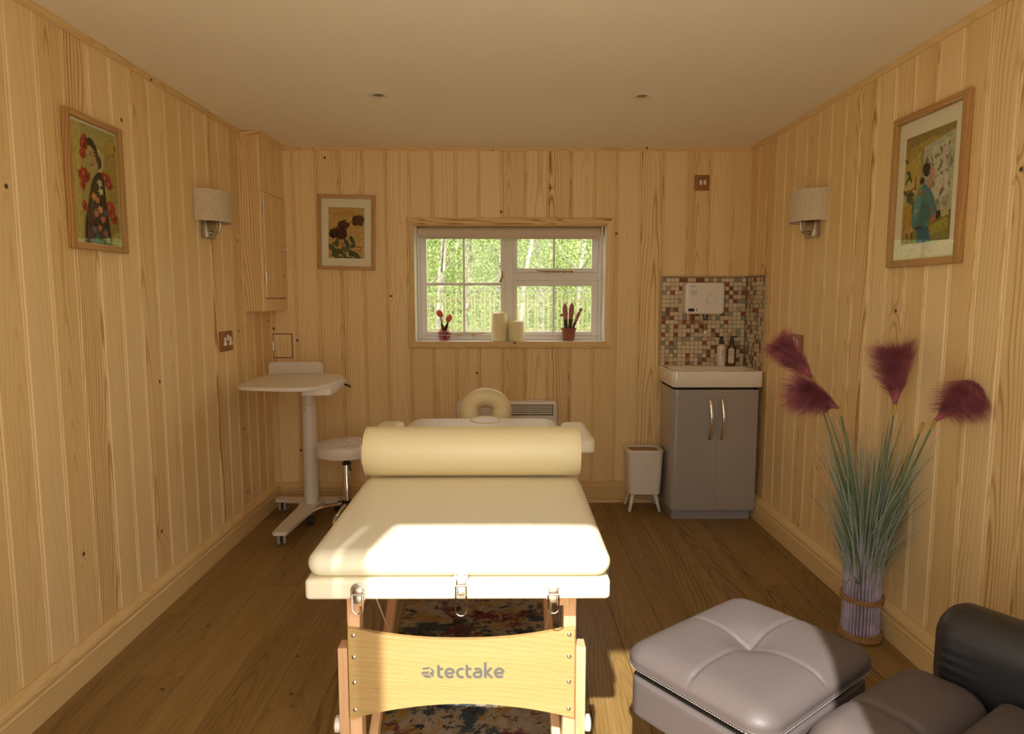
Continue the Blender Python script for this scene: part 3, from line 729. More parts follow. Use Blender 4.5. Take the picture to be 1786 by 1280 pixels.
# back: dark red dahlias
sh = [((200, 158, 84), full), ((190, 146, 74), ellipse(.4, .12, .38, .06, 14, .1, 2))]
for cx, cy, rx, ry, s_ in ((.84, .25, .145, .10, 1), (.41, .35, .13, .085, 2), (.26, .50, .20, .105, 3), (.36, .56, .13, .07, 4)):
    sh += [((38, 16, 16), ellipse(cx, cy, rx * 1.05, ry * 1.05, 40, .30, s_)), ((92, 26, 20), ellipse(cx, cy, rx * .80, ry * .80, 30, .28, s_ + 5)), ((62, 20, 18), ellipse(cx + .02, cy + .01, rx * .45, ry * .45, 18, .2, s_ + 9))]
def line_(pts, wd, c_):
    out = []
    for (a, b_), (c2, d2) in zip(pts, pts[1:]):
        dx, dy = c2 - a, d2 - b_; l_ = math.hypot(dx, dy) or 1; nx, ny = -dy / l_ * wd, dx / l_ * wd
        sh.append((c_, [(a + nx, b_ + ny), (c2 + nx, d2 + ny), (c2 - nx, d2 - ny), (a - nx, b_ - ny)]))
blk = (26, 22, 18)
line_([(.70, .24), (.60, .30), (.53, .38), (.50, .48)], .006, blk); line_([(.48, .58), (.42, .72), (.36, .90)], .008, blk); line_([(.36, .62), (.37, .80), (.34, .93)], .006, blk); line_([(.60, .72), (.78, .77), (.92, .78), (.90, .86), (.80, .84)], .006, blk); line_([(.55, .80), (.45, .92)], .008, blk)
for cx, cy, rx, ry, ro in ((.66, .64, .09, .045, .9), (.52, .72, .09, .05, 1.0), (.24, .70, .07, .05, 1.6), (.10, .80, .11, .05, .5), (.22, .89, .13, .06, -.3), (.48, .82, .10, .045, .1), (.62, .90, .06, .05, 1.2), (.76, .94, .14, .055, .5), (.28, .99, .10, .03, 0), (.44, .95, .09, .04, .8), (.56, 1.0, .10, .025, 0), (.18, .72, .06, .03, .2), (.68, .76, .07, .03, -.3)):
    sh += [(blk, ellipse(cx, cy, rx * 1.12, ry * 1.14, 14, .08, int(cx * 90), ro)), ((88, 92, 38) if cx < .5 else (52, 70, 34), ellipse(cx, cy, rx, ry, 14, .06, int(cx * 50), ro))]
pb = picture('framed_picture', 'framed print of dark red dahlias with green leaves on back wall left of window', (-1.190, YB, 1.510), (1, 0, 0), .360, .464, .022, mat_board, sh, (.066, .292, .072, .388), (0, -1, 0), oak_x, oak_z)
pb.rotation_euler = (0, radians(1.3), 0)

# ================================================================== WALL LAMPS
def sconce(x, n, yc, zc, label):
    t = thing('wall_lamp', label, 'lamp', (x, yc, zc), group='linen wall lamps')
    hw, dp, z0, z1 = .128, .115, zc + .02, zc + .172
    bm = B(); K = 28; ringo = []; 
    for r_ in (1.0, .975):
        lo = []; hi = []
        for k in range(K + 1):
            a = pi * k / K; yy = yc + hw * r_ * cos(a); xx = x + n * (.004 + dp * r_ * sin(a) ** .85)
            lo.append(bm.verts.new((xx, yy, z0))); hi.append(bm.verts.new((xx, yy, z1)))
        ringo.append((lo, hi))
    (lo, hi), (li, hi2) = ringo
    for k in range(K):
        bm.faces.new((lo[k], lo[k + 1], hi[k + 1], hi[k])); bm.faces.new((li[k], li[k + 1], hi2[k + 1], hi2[k]))
        bm.faces.new((lo[k], lo[k + 1], li[k + 1], li[k])); bm.faces.new((hi[k], hi[k + 1], hi2[k + 1], hi2[k]))
    obj('lamp_shade', bm, linen, t)
    bm = B(); x0, x1 = sorted((x + n * .001, x + n * .026)); box(bm, x0, x1, yc - .055, yc + .055, zc - .055, zc + .05, bev=.003); obj('wall_plate', bm, steel, t)
    bm = B(); tube(bm, [(x + n * .026, yc, zc - .03), (x + n * .05, yc, zc - .032), (x + n * .068, yc, zc - .018), (x + n * .072, yc, zc + .005), (x + n * .072, yc, zc + .045)], .007, 12)
    lathe(bm, [(.012, 0), (.013, .004), (.012, .010)], (x + n * .026, yc, zc - .03), 14, 'X'); obj('lamp_arm', bm, steel, t)
    bm = B(); lathe(bm, [(.014, zc + .035), (.015, zc + .085)], (x + n * .072, yc, 0), 16); tube(bm, [(x + n * .012, yc - .09, z0 + .012), (x + n * .072, yc, z0 + .012), (x + n * .012, yc + .09, z0 + .012)], .002, 6); obj('bulb_holder', bm, darkmetal, t)
    bm = B(); lathe(bm, [(.010, zc + .085), (.020, zc + .11), (.022, zc + .125), (.012, zc + .143), (.002, zc + .148)], (x + n * .072, yc, 0), 16); obj('bulb', bm, white_pl, t)
sconce(XL, 1, 3.432, 1.690, 'linen half-drum wall lamp on left wall beside the corner cupboard')
sconce(XR, -1, 3.385, 1.692, 'linen half-drum wall lamp on right wall')

# ================================================================== SWITCH AND SOCKETS
sw = thing('light_switch', 'square dark oak double light switch high on back wall right of window', 'switch', (1.230, YB, 2.005))
bm = B(); box(bm, 1.183, 1.278, YB - .012, YB - .0005, 2.006, 2.100, bev=.004); obj('switch_plate', bm, plate_w, sw)
for xx in (1.213, 1.238):
    bm = B(); box(bm, xx, xx + .015, YB - .019, YB - .011, 2.040, 2.068, bev=.002, rot=Matrix.Rotation(radians(8), 3, 'X')); obj('rocker', bm, white_pl, sw)
for xx in (1.201, 1.262):
    bm = B(); lathe(bm, [(.003, -.002), (.003, .0)], (xx, YB - .012, 2.054), 10, 'Y'); obj('screw', bm, brass, sw)

def socket(x, n, y0, y1, z0, z1, label, direction):
    t = thing('power_socket', label, 'socket', (x, (y0 + y1) / 2, z0))
    xa, xb = sorted((x + n * .0005, x + n * .014)); bm = B(); box(bm, xa, xb, y0, y1, z0, z1, bev=.004); obj('socket_plate', bm, plate_w, t)
    yc = (y0 + y1) / 2; zc = (z0 + z1) / 2
    xa, xb = sorted((x + n * .013, x + n * .020))
    for s in (-1, 1):
        bm = B(); yy = yc + s * .036
        box(bm, xa, xb, yy - .017, yy + .017, zc - .022, zc - .003, bev=.002); box(bm, xa, xb, yy - .006, yy + .006, zc - .006, zc + .022, bev=.002)
        obj('socket_insert', bm, white_pl, t)
    bm = B(); prism(bm, [(yc - .012, zc + .005), (yc + .012, zc + .005), (yc + .006, zc + .034), (yc - .006, zc + .034)], 'X', xa, xb + .002 if n > 0 else xb); obj('socket_rocker', bm, white_pl, t)
socket(XL, 1, 3.525, 3.672, 1.052, 1.158, 'dark oak power socket on left wall below the wall lamp', 1)
socket(XR, -1, 3.455, 3.602, 1.050, 1.146, 'dark oak power socket on right wall behind the plumes', -1)

# ================================================================== DOWNLIGHTS
for xx, lb in ((-.590, 'recessed ceiling downlight, left one of the pair'), (.631, 'recessed ceiling downlight, right one of the pair')):
    t = thing('ceiling_downlight', lb, 'downlight', (xx, 3.225, ZC), group='ceiling downlights')
    bm = B(); lathe(bm, [(.046, ZC - .0005), (.046, ZC - .003), (.040, ZC - .005), (.026, ZC - .002), (.024, ZC - .0008)], (xx, 3.225, 0), 32, cap=False); obj('rim', bm, white_pl, t)
    bm = B(); lathe(bm, [(.0245, ZC - .0004), (.020, ZC - .0012), (.001, ZC - .0016)], (xx, 3.225, 0), 24); obj('lens', bm, lens_m, t)

# ================================================================== SPLASHBACK
sb = thing('tiled_splashback', 'mosaic tiled splashback of cream, terracotta and grey squares in right corner', 'splashback', (1.27, YB, .9))
TX0, TX1, TZ0, TZ1 = .992, XR, .897, 1.468
bm = B(); box(bm, TX0, XR - .001, YB - .008, YB + .003, TZ0, TZ1); box(bm, XR - .008, XR - .0005, 3.975, YB - .008, TZ0, TZ1); obj('grout_bed', bm, grout_m, sb, smooth=False)
bm = B(); RT = random.Random(11); pt = .0268
def tmi():
    q = RT.random(); return 1 if q < .18 else 2 if q < .34 else 3 if q < .42 else 0
nx = int((XR - .008 - TX0) / pt); nz = int((TZ1 - TZ0 - .004) / pt)
for i in range(nx):
    for j in range(nz):
        x0 = TX0 + .004 + i * pt; z0 = TZ0 + .003 + j * pt; d = RT.uniform(0, .0008)
        box(bm, x0, x0 + pt - .0030, YB - .0115 - d, YB - .007, z0, z0 + pt - .0030, mi=tmi())
ny = int((YB - .012 - 3.980) / pt)
for i in range(ny):
    for j in range(nz):
        y0 = 3.980 + i * pt; z0 = TZ0 + .003 + j * pt; d = RT.uniform(0, .0008)
        box(bm, XR - .0115 - d, XR - .007, y0, y0 + pt - .0030, z0, z0 + pt - .0030, mi=tmi())
obj('mosaic_tiles', bm, [tile_c, tile_r, tile_g, tile_b], sb, smooth=False, kind='stuff')
bm = B(); box(bm, TX0 - .008, TX0, YB - .012, YB, TZ0, TZ1 + .008); box(bm, TX0, XR - .012, YB - .012, YB, TZ1, TZ1 + .008); box(bm, XR - .012, XR, 3.967, YB, TZ1, TZ1 + .008); box(bm, XR - .012, XR, 3.964, 3.975, TZ0, TZ1 + .008)
obj('edge_trim', bm, tile_b, sb, smooth=False)

# ================================================================== VANITY
va = thing('vanity_cabinet', 'gloss grey two-door vanity cabinet under the basin in right corner', 'cabinet', (1.25, 4.1, 0))
VX0, VX1, VY = .992, 1.503, 3.930
def vbody(z0, z1, off=0, x0=VX0, x1=VX1, yb=4.268):
    r = .03; pts = [(x1 - off, yb), (x0 + off, yb)]
    for k in range(7):
        a = radians(180 + 90 * k / 6); pts.append((x0 + off + r + r * cos(a), VY + off + r + r * sin(a)))
    for k in range(4):
        a = radians(270 + 90 * k / 3); pts.append((x1 - off - .012 + .012 * cos(a), VY + off + .012 + .012 * sin(a)))
    return pts
bm = B(); prism(bm, vbody(.060, .795, .004), 'Z', .060, .795); obj('cabinet_body', bm, vanity_m, va, smooth=30)
bm = B(); prism(bm, vbody(0, 0, .0), 'Z', .757, .795); obj('top_rail', bm, vanity_m, va, smooth=30)
bm = B(); prism(bm, [(VX0 + .012, 4.26), (VX0 + .012, VY + .022), (1.475, VY + .022), (1.475, 4.26)], 'Z', 0, .060); obj('plinth', bm, plinth_m, va, smooth=False)
bm = B(); prism(bm, [(VX0 + .008, 4.25), (VX0 + .008, VY + .012), (1.482, VY + .012), (1.482, 4.25)], 'Z', .795, .810); obj('shadow_gap', bm, black_gap, va, smooth=False)
mid = 1.258
for k, (a, b_) in enumerate(((VX0, mid - .0012), (mid + .0012, VX1))):
    bm = B()
    if k == 0:
        r = .03; pts = [(b_, VY + .02), (b_, VY)]
        for q in range(7):
            an = radians(270 - 90 * q / 6); pts.append((a + r + r * cos(an), VY + r + r * sin(an)))
        pts += [(a, VY + .06), (a + .01, VY + .06), (a + .02, VY + .03), (a + .035, VY + .02)]
    else:
        pts = [(a, VY), (a, VY + .02), (b_, VY + .02)] + [(b_ - .012 + .012 * cos(radians(-90 * q / 3)), VY + .012 + .012 * sin(radians(-90 * q / 3))) for q in range(4)]
    prism(bm, pts, 'Z', .062, .753); d_ = obj('cabinet_door', bm, vanity_m, va, smooth=30)
    hx = 1.214 if k == 0 else 1.286
    bm = B(); n = 14
    path = [(hx - .003, VY + .001, .745)] + [(hx + .006 * sin(pi * q / n) - .002, VY - .008 - .026 * sin(pi * q / n), .738 - .238 * q / n) for q in range(n + 1)] + [(hx - .003, VY + .001, .492)]
    for a_, c_ in zip(path, path[1:]): pass
    rings = []
    for q, p in enumerate(path):
        wd = .011; th = .005
        rings.append([bm.verts.new((p[0] + sx_ * wd, p[1] + sy_ * th, p[2])) for sx_, sy_ in ((-1, -.4), (-.6, -1), (.6, -1), (1, -.4), (1, 1), (-1, 1))])
    for r0, r1 in zip(rings, rings[1:]):
        for q in range(6): bm.faces.new((r0[q], r0[(q + 1) % 6], r1[(q + 1) % 6], r1[q]))
    bm.faces.new(rings[0][::-1]); bm.faces.new(rings[-1])
    obj('door_handle', bm, chrome, d_, smooth=60, label='curved chrome handle')

bs = thing('washbasin', 'white ceramic washbasin with deep rim on top of the grey vanity', 'basin', (1.25, 4.1, .81))
bm = B(); x0, x1, y0, y1 = .982, 1.524, 3.920, YB - .013
outer = rounded_rect(x0, x1, y0, y1, .03, 5)
def loop(pts, z): return [bm.verts.new((u, v, z)) for u, v in pts]
lev = [loop(rounded_rect(x0 + .004, x1 - .004, y0 + .004, y1, .028, 5), .810), loop(outer, .816), loop(outer, .899), loop(rounded_rect(x0 + .003, x1 - .003, y0 + .003, y1 - .001, .028, 5), .905),
       loop(rounded_rect(x0 + .02, x1 - .02, y0 + .02, y1 - .105, .03, 5), .905), loop(rounded_rect(x0 + .026, x1 - .026, y0 + .026, y1 - .111, .03, 5), .900), loop(rounded_rect(x0 + .05, x1 - .05, y0 + .05, y1 - .14, .04, 5), .845), loop(rounded_rect(x0 + .12, x1 - .12, y0 + .10, y1 - .19, .04, 5), .835)]
n = len(outer)
for a, b_ in zip(lev, lev[1:]):
    for k in range(n): bm.faces.new((a[k], a[(k + 1) % n], b_[(k + 1) % n], b_[k]))
bm.faces.new(lev[0][::-1]); bm.faces.new(lev[-1]); obj('basin_body', bm, ceramic, bs, smooth=40)
bm = B(); lathe(bm, [(.022, .8352), (.022, .838), (.010, .839), (.001, .839)], (1.25, 4.07, 0), 20); obj('drain', bm, chrome, bs)

# bottles
def bottle(x, y, z, body, lid, label, spout, amberb):
    t = thing('pump_bottle', label, 'bottle', (x, y, z))
    bm = B(); lathe(bm, [(.024, z + .0005), (.0265, z + .004), (.0265, z + .120), (.024, z + .130), (.014, z + .136), (.013, z + .142)], (x, y, 0), 28); obj('bottle_body', bm, body, t)
    bm = B(); lathe(bm, [(.0145, z + .140), (.0145, z + .158), (.009, z + .163), (.009, z + .182), (.011, z + .183), (.011, z + .188)], (x, y, 0), 20)
    tube(bm, [(x, y, z + .186), (x + spout * .02, y, z + .187), (x + spout * .034, y, z + .183)], .0035, 8); obj('pump', bm, lid, t)
    # label wrapped on the body
    bm = B(); a0, a1 = (235, 305) if not amberb else (205, 285)
    K = 10; R_ = .0269
    lo = [bm.verts.new((x + R_ * cos(radians(a0 + (a1 - a0) * k / K)), y + R_ * sin(radians(a0 + (a1 - a0) * k / K)), z + .022)) for k in range(K + 1)]
    hi = [bm.verts.new((v.co.x, v.co.y, z + .112)) for v in lo]
    for k in range(K): bm.faces.new((lo[k], lo[k + 1], hi[k + 1], hi[k]))
    obj('label', bm, label_m if amberb else body, t, smooth=False)
    bm = B(); RL = random.Random(5)
    for c_ in range(2):
        for q in range(5):
            an = radians((a0 + a1) / 2 - 12 + c_ * 18); zz = z + .062 + q * .009; R2 = R_ + .0003
            px_, py_ = x + R2 * cos(an), y + R2 * sin(an); tx, ty = -sin(an), cos(an)
            wv = .0022
            bm.faces.new([bm.verts.new((px_ + tx * s * wv, py_ + ty * s * wv, zz + h)) for s, h in ((-1, 0), (1, 0), (1, .006), (-1, .006))])
    for zz, hw in ((z + .045, .006), (z + .030, .004)):
        an = radians((a0 + a1) / 2); px_, py_ = x + (R_ + .0005) * cos(an), y + (R_ + .0005) * sin(an); tx, ty = -sin(an), cos(an)
        bm.faces.new([bm.verts.new((px_ + tx * s * hw, py_ + ty * s * hw, zz + h)) for s, h in ((-1, 0), (1, 0), (1, .0025), (-1, .0025))])
    obj('label_print', bm, darkmetal, t, smooth=False)
bottle(1.362, 4.225, .905, bottle_w, black_pl, 'white pump bottle with black pump, left of the brown one on basin', -1, False)
bottle(1.428, 4.225, .905, amber, black_pl, 'brown amber pump bottle with pale label, right of the white one on basin', 1, True)

# water heater
wh = thing('water_heater', 'white wall-mounted electric water heater over the basin', 'heater', (1.243, 4.25, 1.235))
bm = B(); rbox(bm, (1.243, 4.250, 1.332), (.123, .049, .098), (.022, .012, .022), rc=4, rf=3); obj('heater_casing', bm, white_pl, wh, smooth=50)
HYf = 4.2008
bm = B(); lathe(bm, [(.026, -.0018), (.027, -.0006), (.027, 0)], (1.281, HYf, 1.327), 32, 'Y'); obj('dial', bm, white_pl, wh)
bm = B()
tube(bm, [(1.281 + .0273 * cos(2 * pi * k / 40), HYf - .0004, 1.327 + .0273 * sin(2 * pi * k / 40)) for k in range(40)], .0006, 5, closed=True); obj('dial_ring', bm, darkmetal, wh)
bm = B()
for dx, dz in ((0, .034), (.027, -.014), (-.033, -.014)): lathe(bm, [(.0022, -.0006), (.0022, 0)], (1.281 + dx, HYf, 1.327 + dz), 10, 'Y')
obj('dial_marks', bm, ink, wh, kind='stuff')
bm = B(); prism(bm, rounded_rect(1.137, 1.178, 1.250, 1.270, .009, 5), 'Y', HYf - .0012, HYf); obj('display_window', bm, black_pl, wh, smooth=False)
tb = place_text(text_bm('TRITON', .012, .0004, .0002), 1.148, HYf - .0003, 1.404, .028); obj('lettering', tb, ink, wh, smooth=False, label='dark TRITON lettering')
bm = B()
for k in range(7): box(bm, 1.151, 1.195 - (k % 3) * .003, HYf - .0004, HYf, 1.352 + k * .0048, 1.3532 + k * .0048)
box(bm, 1.184, 1.196, HYf - .0004, HYf, 1.270, 1.2712); box(bm, 1.188, 1.194, HYf - .0004, HYf, 1.252, 1.267)
obj('small_print', bm, logo_m, wh, smooth=False, kind='stuff')
bm = B(); tube(bm, [(1.160, 4.235, 1.240), (1.160, 4.232, 1.205), (1.163, 4.225, 1.192), (1.185, 4.200, 1.186), (1.222, 4.165, 1.178), (1.234, 4.155, 1.165), (1.235, 4.153, 1.130)], .0055, 12); obj('spout', bm, brass, wh)
bm = B(); lathe(bm, [(.010, 1.112), (.0115, 1.116), (.0115, 1.132), (.009, 1.136)], (1.235, 4.153, 0), 16); obj('spout_nozzle', bm, white_pl, wh)
bm = B(); lathe(bm, [(.008, 1.198), (.014, 1.204), (.014, 1.222), (.018, 1.224), (.018, 1.236)], (1.257, 4.235, 0), 8); obj('inlet_valve', bm, darkmetal, wh)

# ================================================================== BIN
bn = thing('pedal_bin', 'small white square bin with wood lid insert on four splayed legs', 'bin', (.868, 4.17, 0))
bm = B(); n = 24
def sq(cx, cy, hx, hy, r, z): return [bm.verts.new((cx + u, cy + v, z)) for u, v in rounded_rect(-hx, hx, -hy, hy, r, 5)]
cx, cy = .868, 4.168
lev = [sq(cx, cy, .085, .072, .03, .104), sq(cx, cy, .100, .085, .035, .112), sq(cx, cy, .114, .095, .038, .370), sq(cx, cy, .116, .097, .038, .386), sq(cx, cy, .113, .094, .036, .391), sq(cx, cy, .093, .076, .03, .391), sq(cx, cy, .092, .075, .03, .372)]
for a, b_ in zip(lev, lev[1:]):
    for k in range(n): bm.faces.new((a[k], a[(k + 1) % n], b_[(k + 1) % n], b_[k]))
bm.faces.new(lev[0][::-1]); bm.faces.new(lev[-1]); obj('bin_body', bm, white_met, bn, smooth=40)
bm = B(); prism(bm, rounded_rect(cx - .090, cx + .090, cy - .073, cy + .073, .028, 5), 'Z', .371, .380); obj('lid_insert', bm, lidwood, bn, smooth=False)
for sx_ in (-1, 1):
    for sy_ in (-1, 1):
        bm = B(); tube(bm, [(cx + sx_ * .070, cy + sy_ * .055, .106), (cx + sx_ * .094, cy + sy_ * .078, .004), (cx + sx_ * .0945, cy + sy_ * .079, 0)], [.014, .009, .007], 12); obj('leg', bm, white_met, bn)

# ================================================================== PANEL HEATER on back wall + cable
ph = thing('panel_heater', 'white wall-mounted panel heater with slatted grille behind the massage couch', 'heater', (0, 4.26, .25))
bm = B(); rbox(bm, (.004, 4.262, .465), (.322, .038, .215), (.022, .010, .022), rc=4, rf=3); obj('heater_casing', bm, white_met, ph, smooth=50)
bm = B(); prism(bm, [(.0, .590), (.0, .660), (.300, .660), (.300, .590)], 'Y', 4.2215, 4.2242); obj('grille_shade_sheet', bm, black_gap, ph, smooth=False)  # black sheet on the casing face, painted shade behind the slats
for k in range(5):
    bm = B(); box(bm, .002, .296, 4.2175, 4.2235, .5965 + k * .0125, .6045 + k * .0125, bev=.001, seg=1, rot=Matrix.Rotation(radians(18), 3, 'X')); obj('grille_slat', bm, white_met, ph, smooth=False)
bm = B()
for a, b_, c_, d_ in ((-.004, .304, .660, .664), (-.004, .304, .586, .590), (-.004, 0, .586, .664), (.300, .304, .586, .664), (.149, .151, .59, .66)): box(bm, a, b_, 4.217, 4.225, c_, d_)
obj('grille_frame', bm, white_met, ph, smooth=False)
bm = B(); box(bm, .12, .25, 4.25, 4.29, .679, .684, bev=.002); obj('control_panel', bm, white_pl, ph)
bm = B(); pts = [(.30 + .5 * t_ / 20, YB - .010 - .002 * sin(t_), .140 + .006 * sin(t_ * .9)) for t_ in range(21)]
tube(bm, [(.325, 4.27, .26), (.36, 4.29, .18)] + pts[2:] + [(.83, YB - .008, .16), (.84, YB - .008, .18)], .003, 6); obj('heater_cable', bm, cable_m, label='thin white cable running along the top of the back skirting board', cat='cable')

# ================================================================== SILL THINGS
def candle(x, r, h, label):
    t = thing('pillar_candle', label, 'candle', (x, 4.385, 1.056), group='pillar candles on the window sill')
    z = 1.0565; bm = B(); lathe(bm, [(r - .002, z), (r, z + .003), (r, z + h - .014), (r - .003, z + h - .008), (r * .5, z + h - .001), (.004, z + h - .003)], (x, 4.385, 0), 32); obj('wax', bm, candle_m, t)
    bm = B(); tube(bm, [(x, 4.385, z + h - .004), (x + .001, 4.385, z + h + .010), (x - .001, 4.385, z + h + .018)], .0013, 6); obj('wick', bm, wick_m, t)
candle(-.046, .0515, .185, 'tall ivory pillar candle, left of the shorter one on the sill')
candle(.067, .0530, .132, 'short ivory pillar candle, right of the taller one on the sill')
vz = 1.0565
va_ = thing('glass_vase', 'small round pink glass vase holding two tulips on the sill', 'vase', (-.403, 4.385, vz))
bm = B(); lathe(bm, [(.020, vz), (.032, vz + .010), (.040, vz + .030), (.041, vz + .048), (.034, vz + .072), (.022, vz + .086), (.024, vz + .096), (.0225, vz + .096), (.0205, vz + .086), (.032, vz + .070), (.039, vz + .047), (.038, vz + .030), (.030, vz + .012), (.002, vz + .006)], (-.403, 4.385, 0), 28); obj('vase_body', bm, pinkglass, va_)
bm = B(); 
for zz, rr in ((vz + .036, .0413), (vz + .060, .0385)): tube(bm, [(-.403 + rr * cos(2 * pi * k / 28), 4.385 + rr * sin(2 * pi * k / 28), zz) for k in range(28)], .0016, 5, closed=True)
obj('vase_rings', bm, white_pl, va_, kind='stuff')
def tulip(x0, x1, z1, lean, r, label):
    t = thing('tulip', label, 'flower', (x0, 4.385, vz + .01), group='tulips in the pink vase')
    bm = B(); tube(bm, [(x0, 4.385, vz + .012), (x0 + (x1 - x0) * .3, 4.383, vz + .07), (x0 + (x1 - x0) * .8, 4.380, z1 - .03), (x1, 4.380, z1)], .0042, 8); obj('stem', bm, leaf_m, t)
    for k in range(5):
        a = 2 * pi * k / 5; bm = B(); N1 = 6; rows = []
        for i in range(N1 + 1):
            s = i / N1; rr = r * (sin(pi * min(1, s * .86 + .12)) ** .7) * (1 if s < .75 else 1 - (s - .75) * 1.2); zz = z1 + s * r * 2.5
            row = []
            for j in (-1, 0, 1):
                aa = a + j * .72 * (1 - .75 * s ** 3); row.append(bm.verts.new((x1 + lean * s * .012 + rr * cos(aa), 4.380 + rr * sin(aa), zz)))
            rows.append(row)
        for a_, b_ in zip(rows, rows[1:]):
            for j in range(2): bm.faces.new((a_[j], a_[j + 1], b_[j + 1], b_[j]))
        obj('petal', bm, tulip_m, t)
    bm = B(); rows = []
    for i in range(7):
        s = i / 6; wd = .010 * sin(pi * min(1, s + .08)); xx = x0 + (x1 - x0) * s * 1.3 - lean * .006 * s; rows.append([bm.verts.new((xx - wd, 4.377, vz + .05 + s * .085)), bm.verts.new((xx + wd, 4.374 - .004, vz + .05 + s * .085))])
    for a_, b_ in zip(rows, rows[1:]): bm.faces.new((a_[0], a_[1], b_[1], b_[0]))
    obj('leaf', bm, leaf_m, t)
tulip(-.404, -.425, 1.208, -1, .021, 'taller red tulip, left one in the pink vase')
tulip(-.400, -.377, 1.178, 1, .021, 'shorter coral tulip, right one in the pink vase')
cp = thing('potted_cactus', 'terracotta pot of three pink artificial cacti at right end of sill', 'plant', (.408, 4.385, 1.056))
bm = B(); z = 1.0565; lathe(bm, [(.033, z), (.036, z + .002), (.046, z + .070), (.050, z + .071), (.051, z + .083), (.046, z + .083), (.044, z + .072)], (.408, 4.385, 0), 28); obj('plant_pot', bm, terracotta, cp)
bm = B(); lathe(bm, [(.044, z + .073), (.001, z + .075)], (.408, 4.385, 0), 20); obj('soil', bm, soil_m, cp)
for (x0, x1, zt, rr, arms) in ((.392, .381, 1.300, .0165, ((-.020, 1.222, .011), (.014, 1.23, .010))), (.416, .430, 1.305, .0165, ((-.013, 1.258, .011),)), (.434, .480, 1.250, .011, ((.006, 1.258, .012),))):
    bm = B(); za = z + .073; H_ = zt - za
    tube(bm, [(x0, 4.385, za), (x0 + (x1 - x0) * .4, 4.385, za + H_ * .4)], [rr * .75, rr * .85], 12, mi=1)
    tube(bm, [(x0 + (x1 - x0) * q, 4.385, za + H_ * q) for q in (.38, .6, .8, .92, 1)], [rr * .85, rr, rr, rr * .7, .001], 12)
    for ax_, az_, ar in arms: tube(bm, [(x1 + ax_, 4.383, az_ - ar), (x1 + ax_, 4.383, az_ - ar * .5), (x1 + ax_, 4.383, az_), (x1 + ax_, 4.383, az_ + ar * .6), (x1 + ax_, 4.383, az_ + ar)], [ar * .3, ar * .8, ar, ar * .8, .001], 10)
    obj('cactus_stem', bm, [cactus_m, cactus_b], cp)

# ================================================================== OVERBED DESK
dk = thing('standing_desk', 'white single-column standing desk on castors in left back corner', 'desk', (-1.20, 4.04, 0))
K_ = .94; ctrl = [(-1.50, 3.80), (-1.520, 3.927), (-1.512, 4.182), (-1.46, 4.325), (-1.177, 4.312), (-1.045, 4.262), (-.995, 4.160), (-.980, 4.035), (-1.004, 3.772), (-1.022, 3.690), (-1.060, 3.635), (-1.133, 3.602), (-1.325, 3.628), (-1.440, 3.665), (-1.484, 3.710)]
def chaikin(p, n=2):
    for _ in range(n):
        q = []
        for a, b_ in zip(p, p[1:] + p[:1]):
            q += [(a[0] * .75 + b_[0] * .25, a[1] * .75 + b_[1] * .25), (a[0] * .25 + b_[0] * .75, a[1] * .25 + b_[1] * .75)]
        p = q
    return p
pts = [(max(-1.455, a * K_ - .012), b_ * K_) for a, b_ in chaikin(ctrl)]
bm = B(); prism(bm, pts, 'Z', .862, .880); bmesh.ops.bevel(bm, geom=[e for e in bm.edges if abs(e.verts[0].co.z - e.verts[1].co.z) < 1e-6], offset=.003, segments=2, affect='EDGES'); obj('desk_top', bm, white_met, dk, smooth=30)
bm = B(); prism(bm, rounded_rect(-1.450, -1.120, .80, .945, .025, 5), 'Y', 4.088, 4.100); obj('back_screen', bm, white_met, dk, smooth=30)
bm = B(); box(bm, -1.075, -.925, 3.48, 3.90, .828, .862, bev=.003, rot=Matrix.Rotation(radians(2), 3, 'Z')); obj('under_box', bm, white_met, dk)
bm = B(); tube(bm, [(-.93, 3.84, .84), (-.905, 3.83, .834), (-.893, 3.82, .828)], .006, 8); obj('height_lever', bm, black_pl, dk)
bm = B()
for xx, yy in ((-1.36, 3.50), (-1.22, 3.50)): box(bm, xx - .02, xx + .02, yy, yy + .06, .854, .862, bev=.002)
box(bm, -1.30, -1.0, 3.98, 4.07, .846, .862, bev=.002); box(bm, -1.25, -1.15, 3.6, 4.07, .850, .862); obj('under_bracket', bm, white_met, dk, kind='stuff')
bm = B(); lathe(bm, [(.0395, .60), (.0395, .852)], (-1.198, 4.040, 0), 32); obj('upper_column', bm, white_met, dk)
bm = B(); lathe(bm, [(.044, .078), (.044, .688), (.0425, .690), (.039, .690)], (-1.198, 4.040, 0), 36); lathe(bm, [(.003, -.0445), (.003, -.043)], (-1.212, 4.040, .670), 8, 'Y', mi=1); obj('lower_column', bm, [white_met, black_pl], dk)
bm = B()
foot = [(-1.445, 4.150), (-1.455, 4.135), (-1.440, 4.090), (-1.300, 4.068), (-1.262, 4.040), (-1.254, 3.95), (-1.262, 3.515), (-1.248, 3.498), (-1.192, 3.498), (-1.180, 3.512), (-1.172, 3.62), (-1.145, 3.99), (-1.120, 4.055), (-1.06, 4.078), (-.985, 4.092), (-.975, 4.135), (-.985, 4.150)]
prism(bm, foot, 'Z', .065, .085); bmesh.ops.bevel(bm, geom=[e for e in bm.edges if e.verts[0].co.z > .07 and e.verts[1].co.z > .07], offset=.006, segments=2, affect='EDGES'); obj('base_plate', bm, white_met, dk, smooth=30)
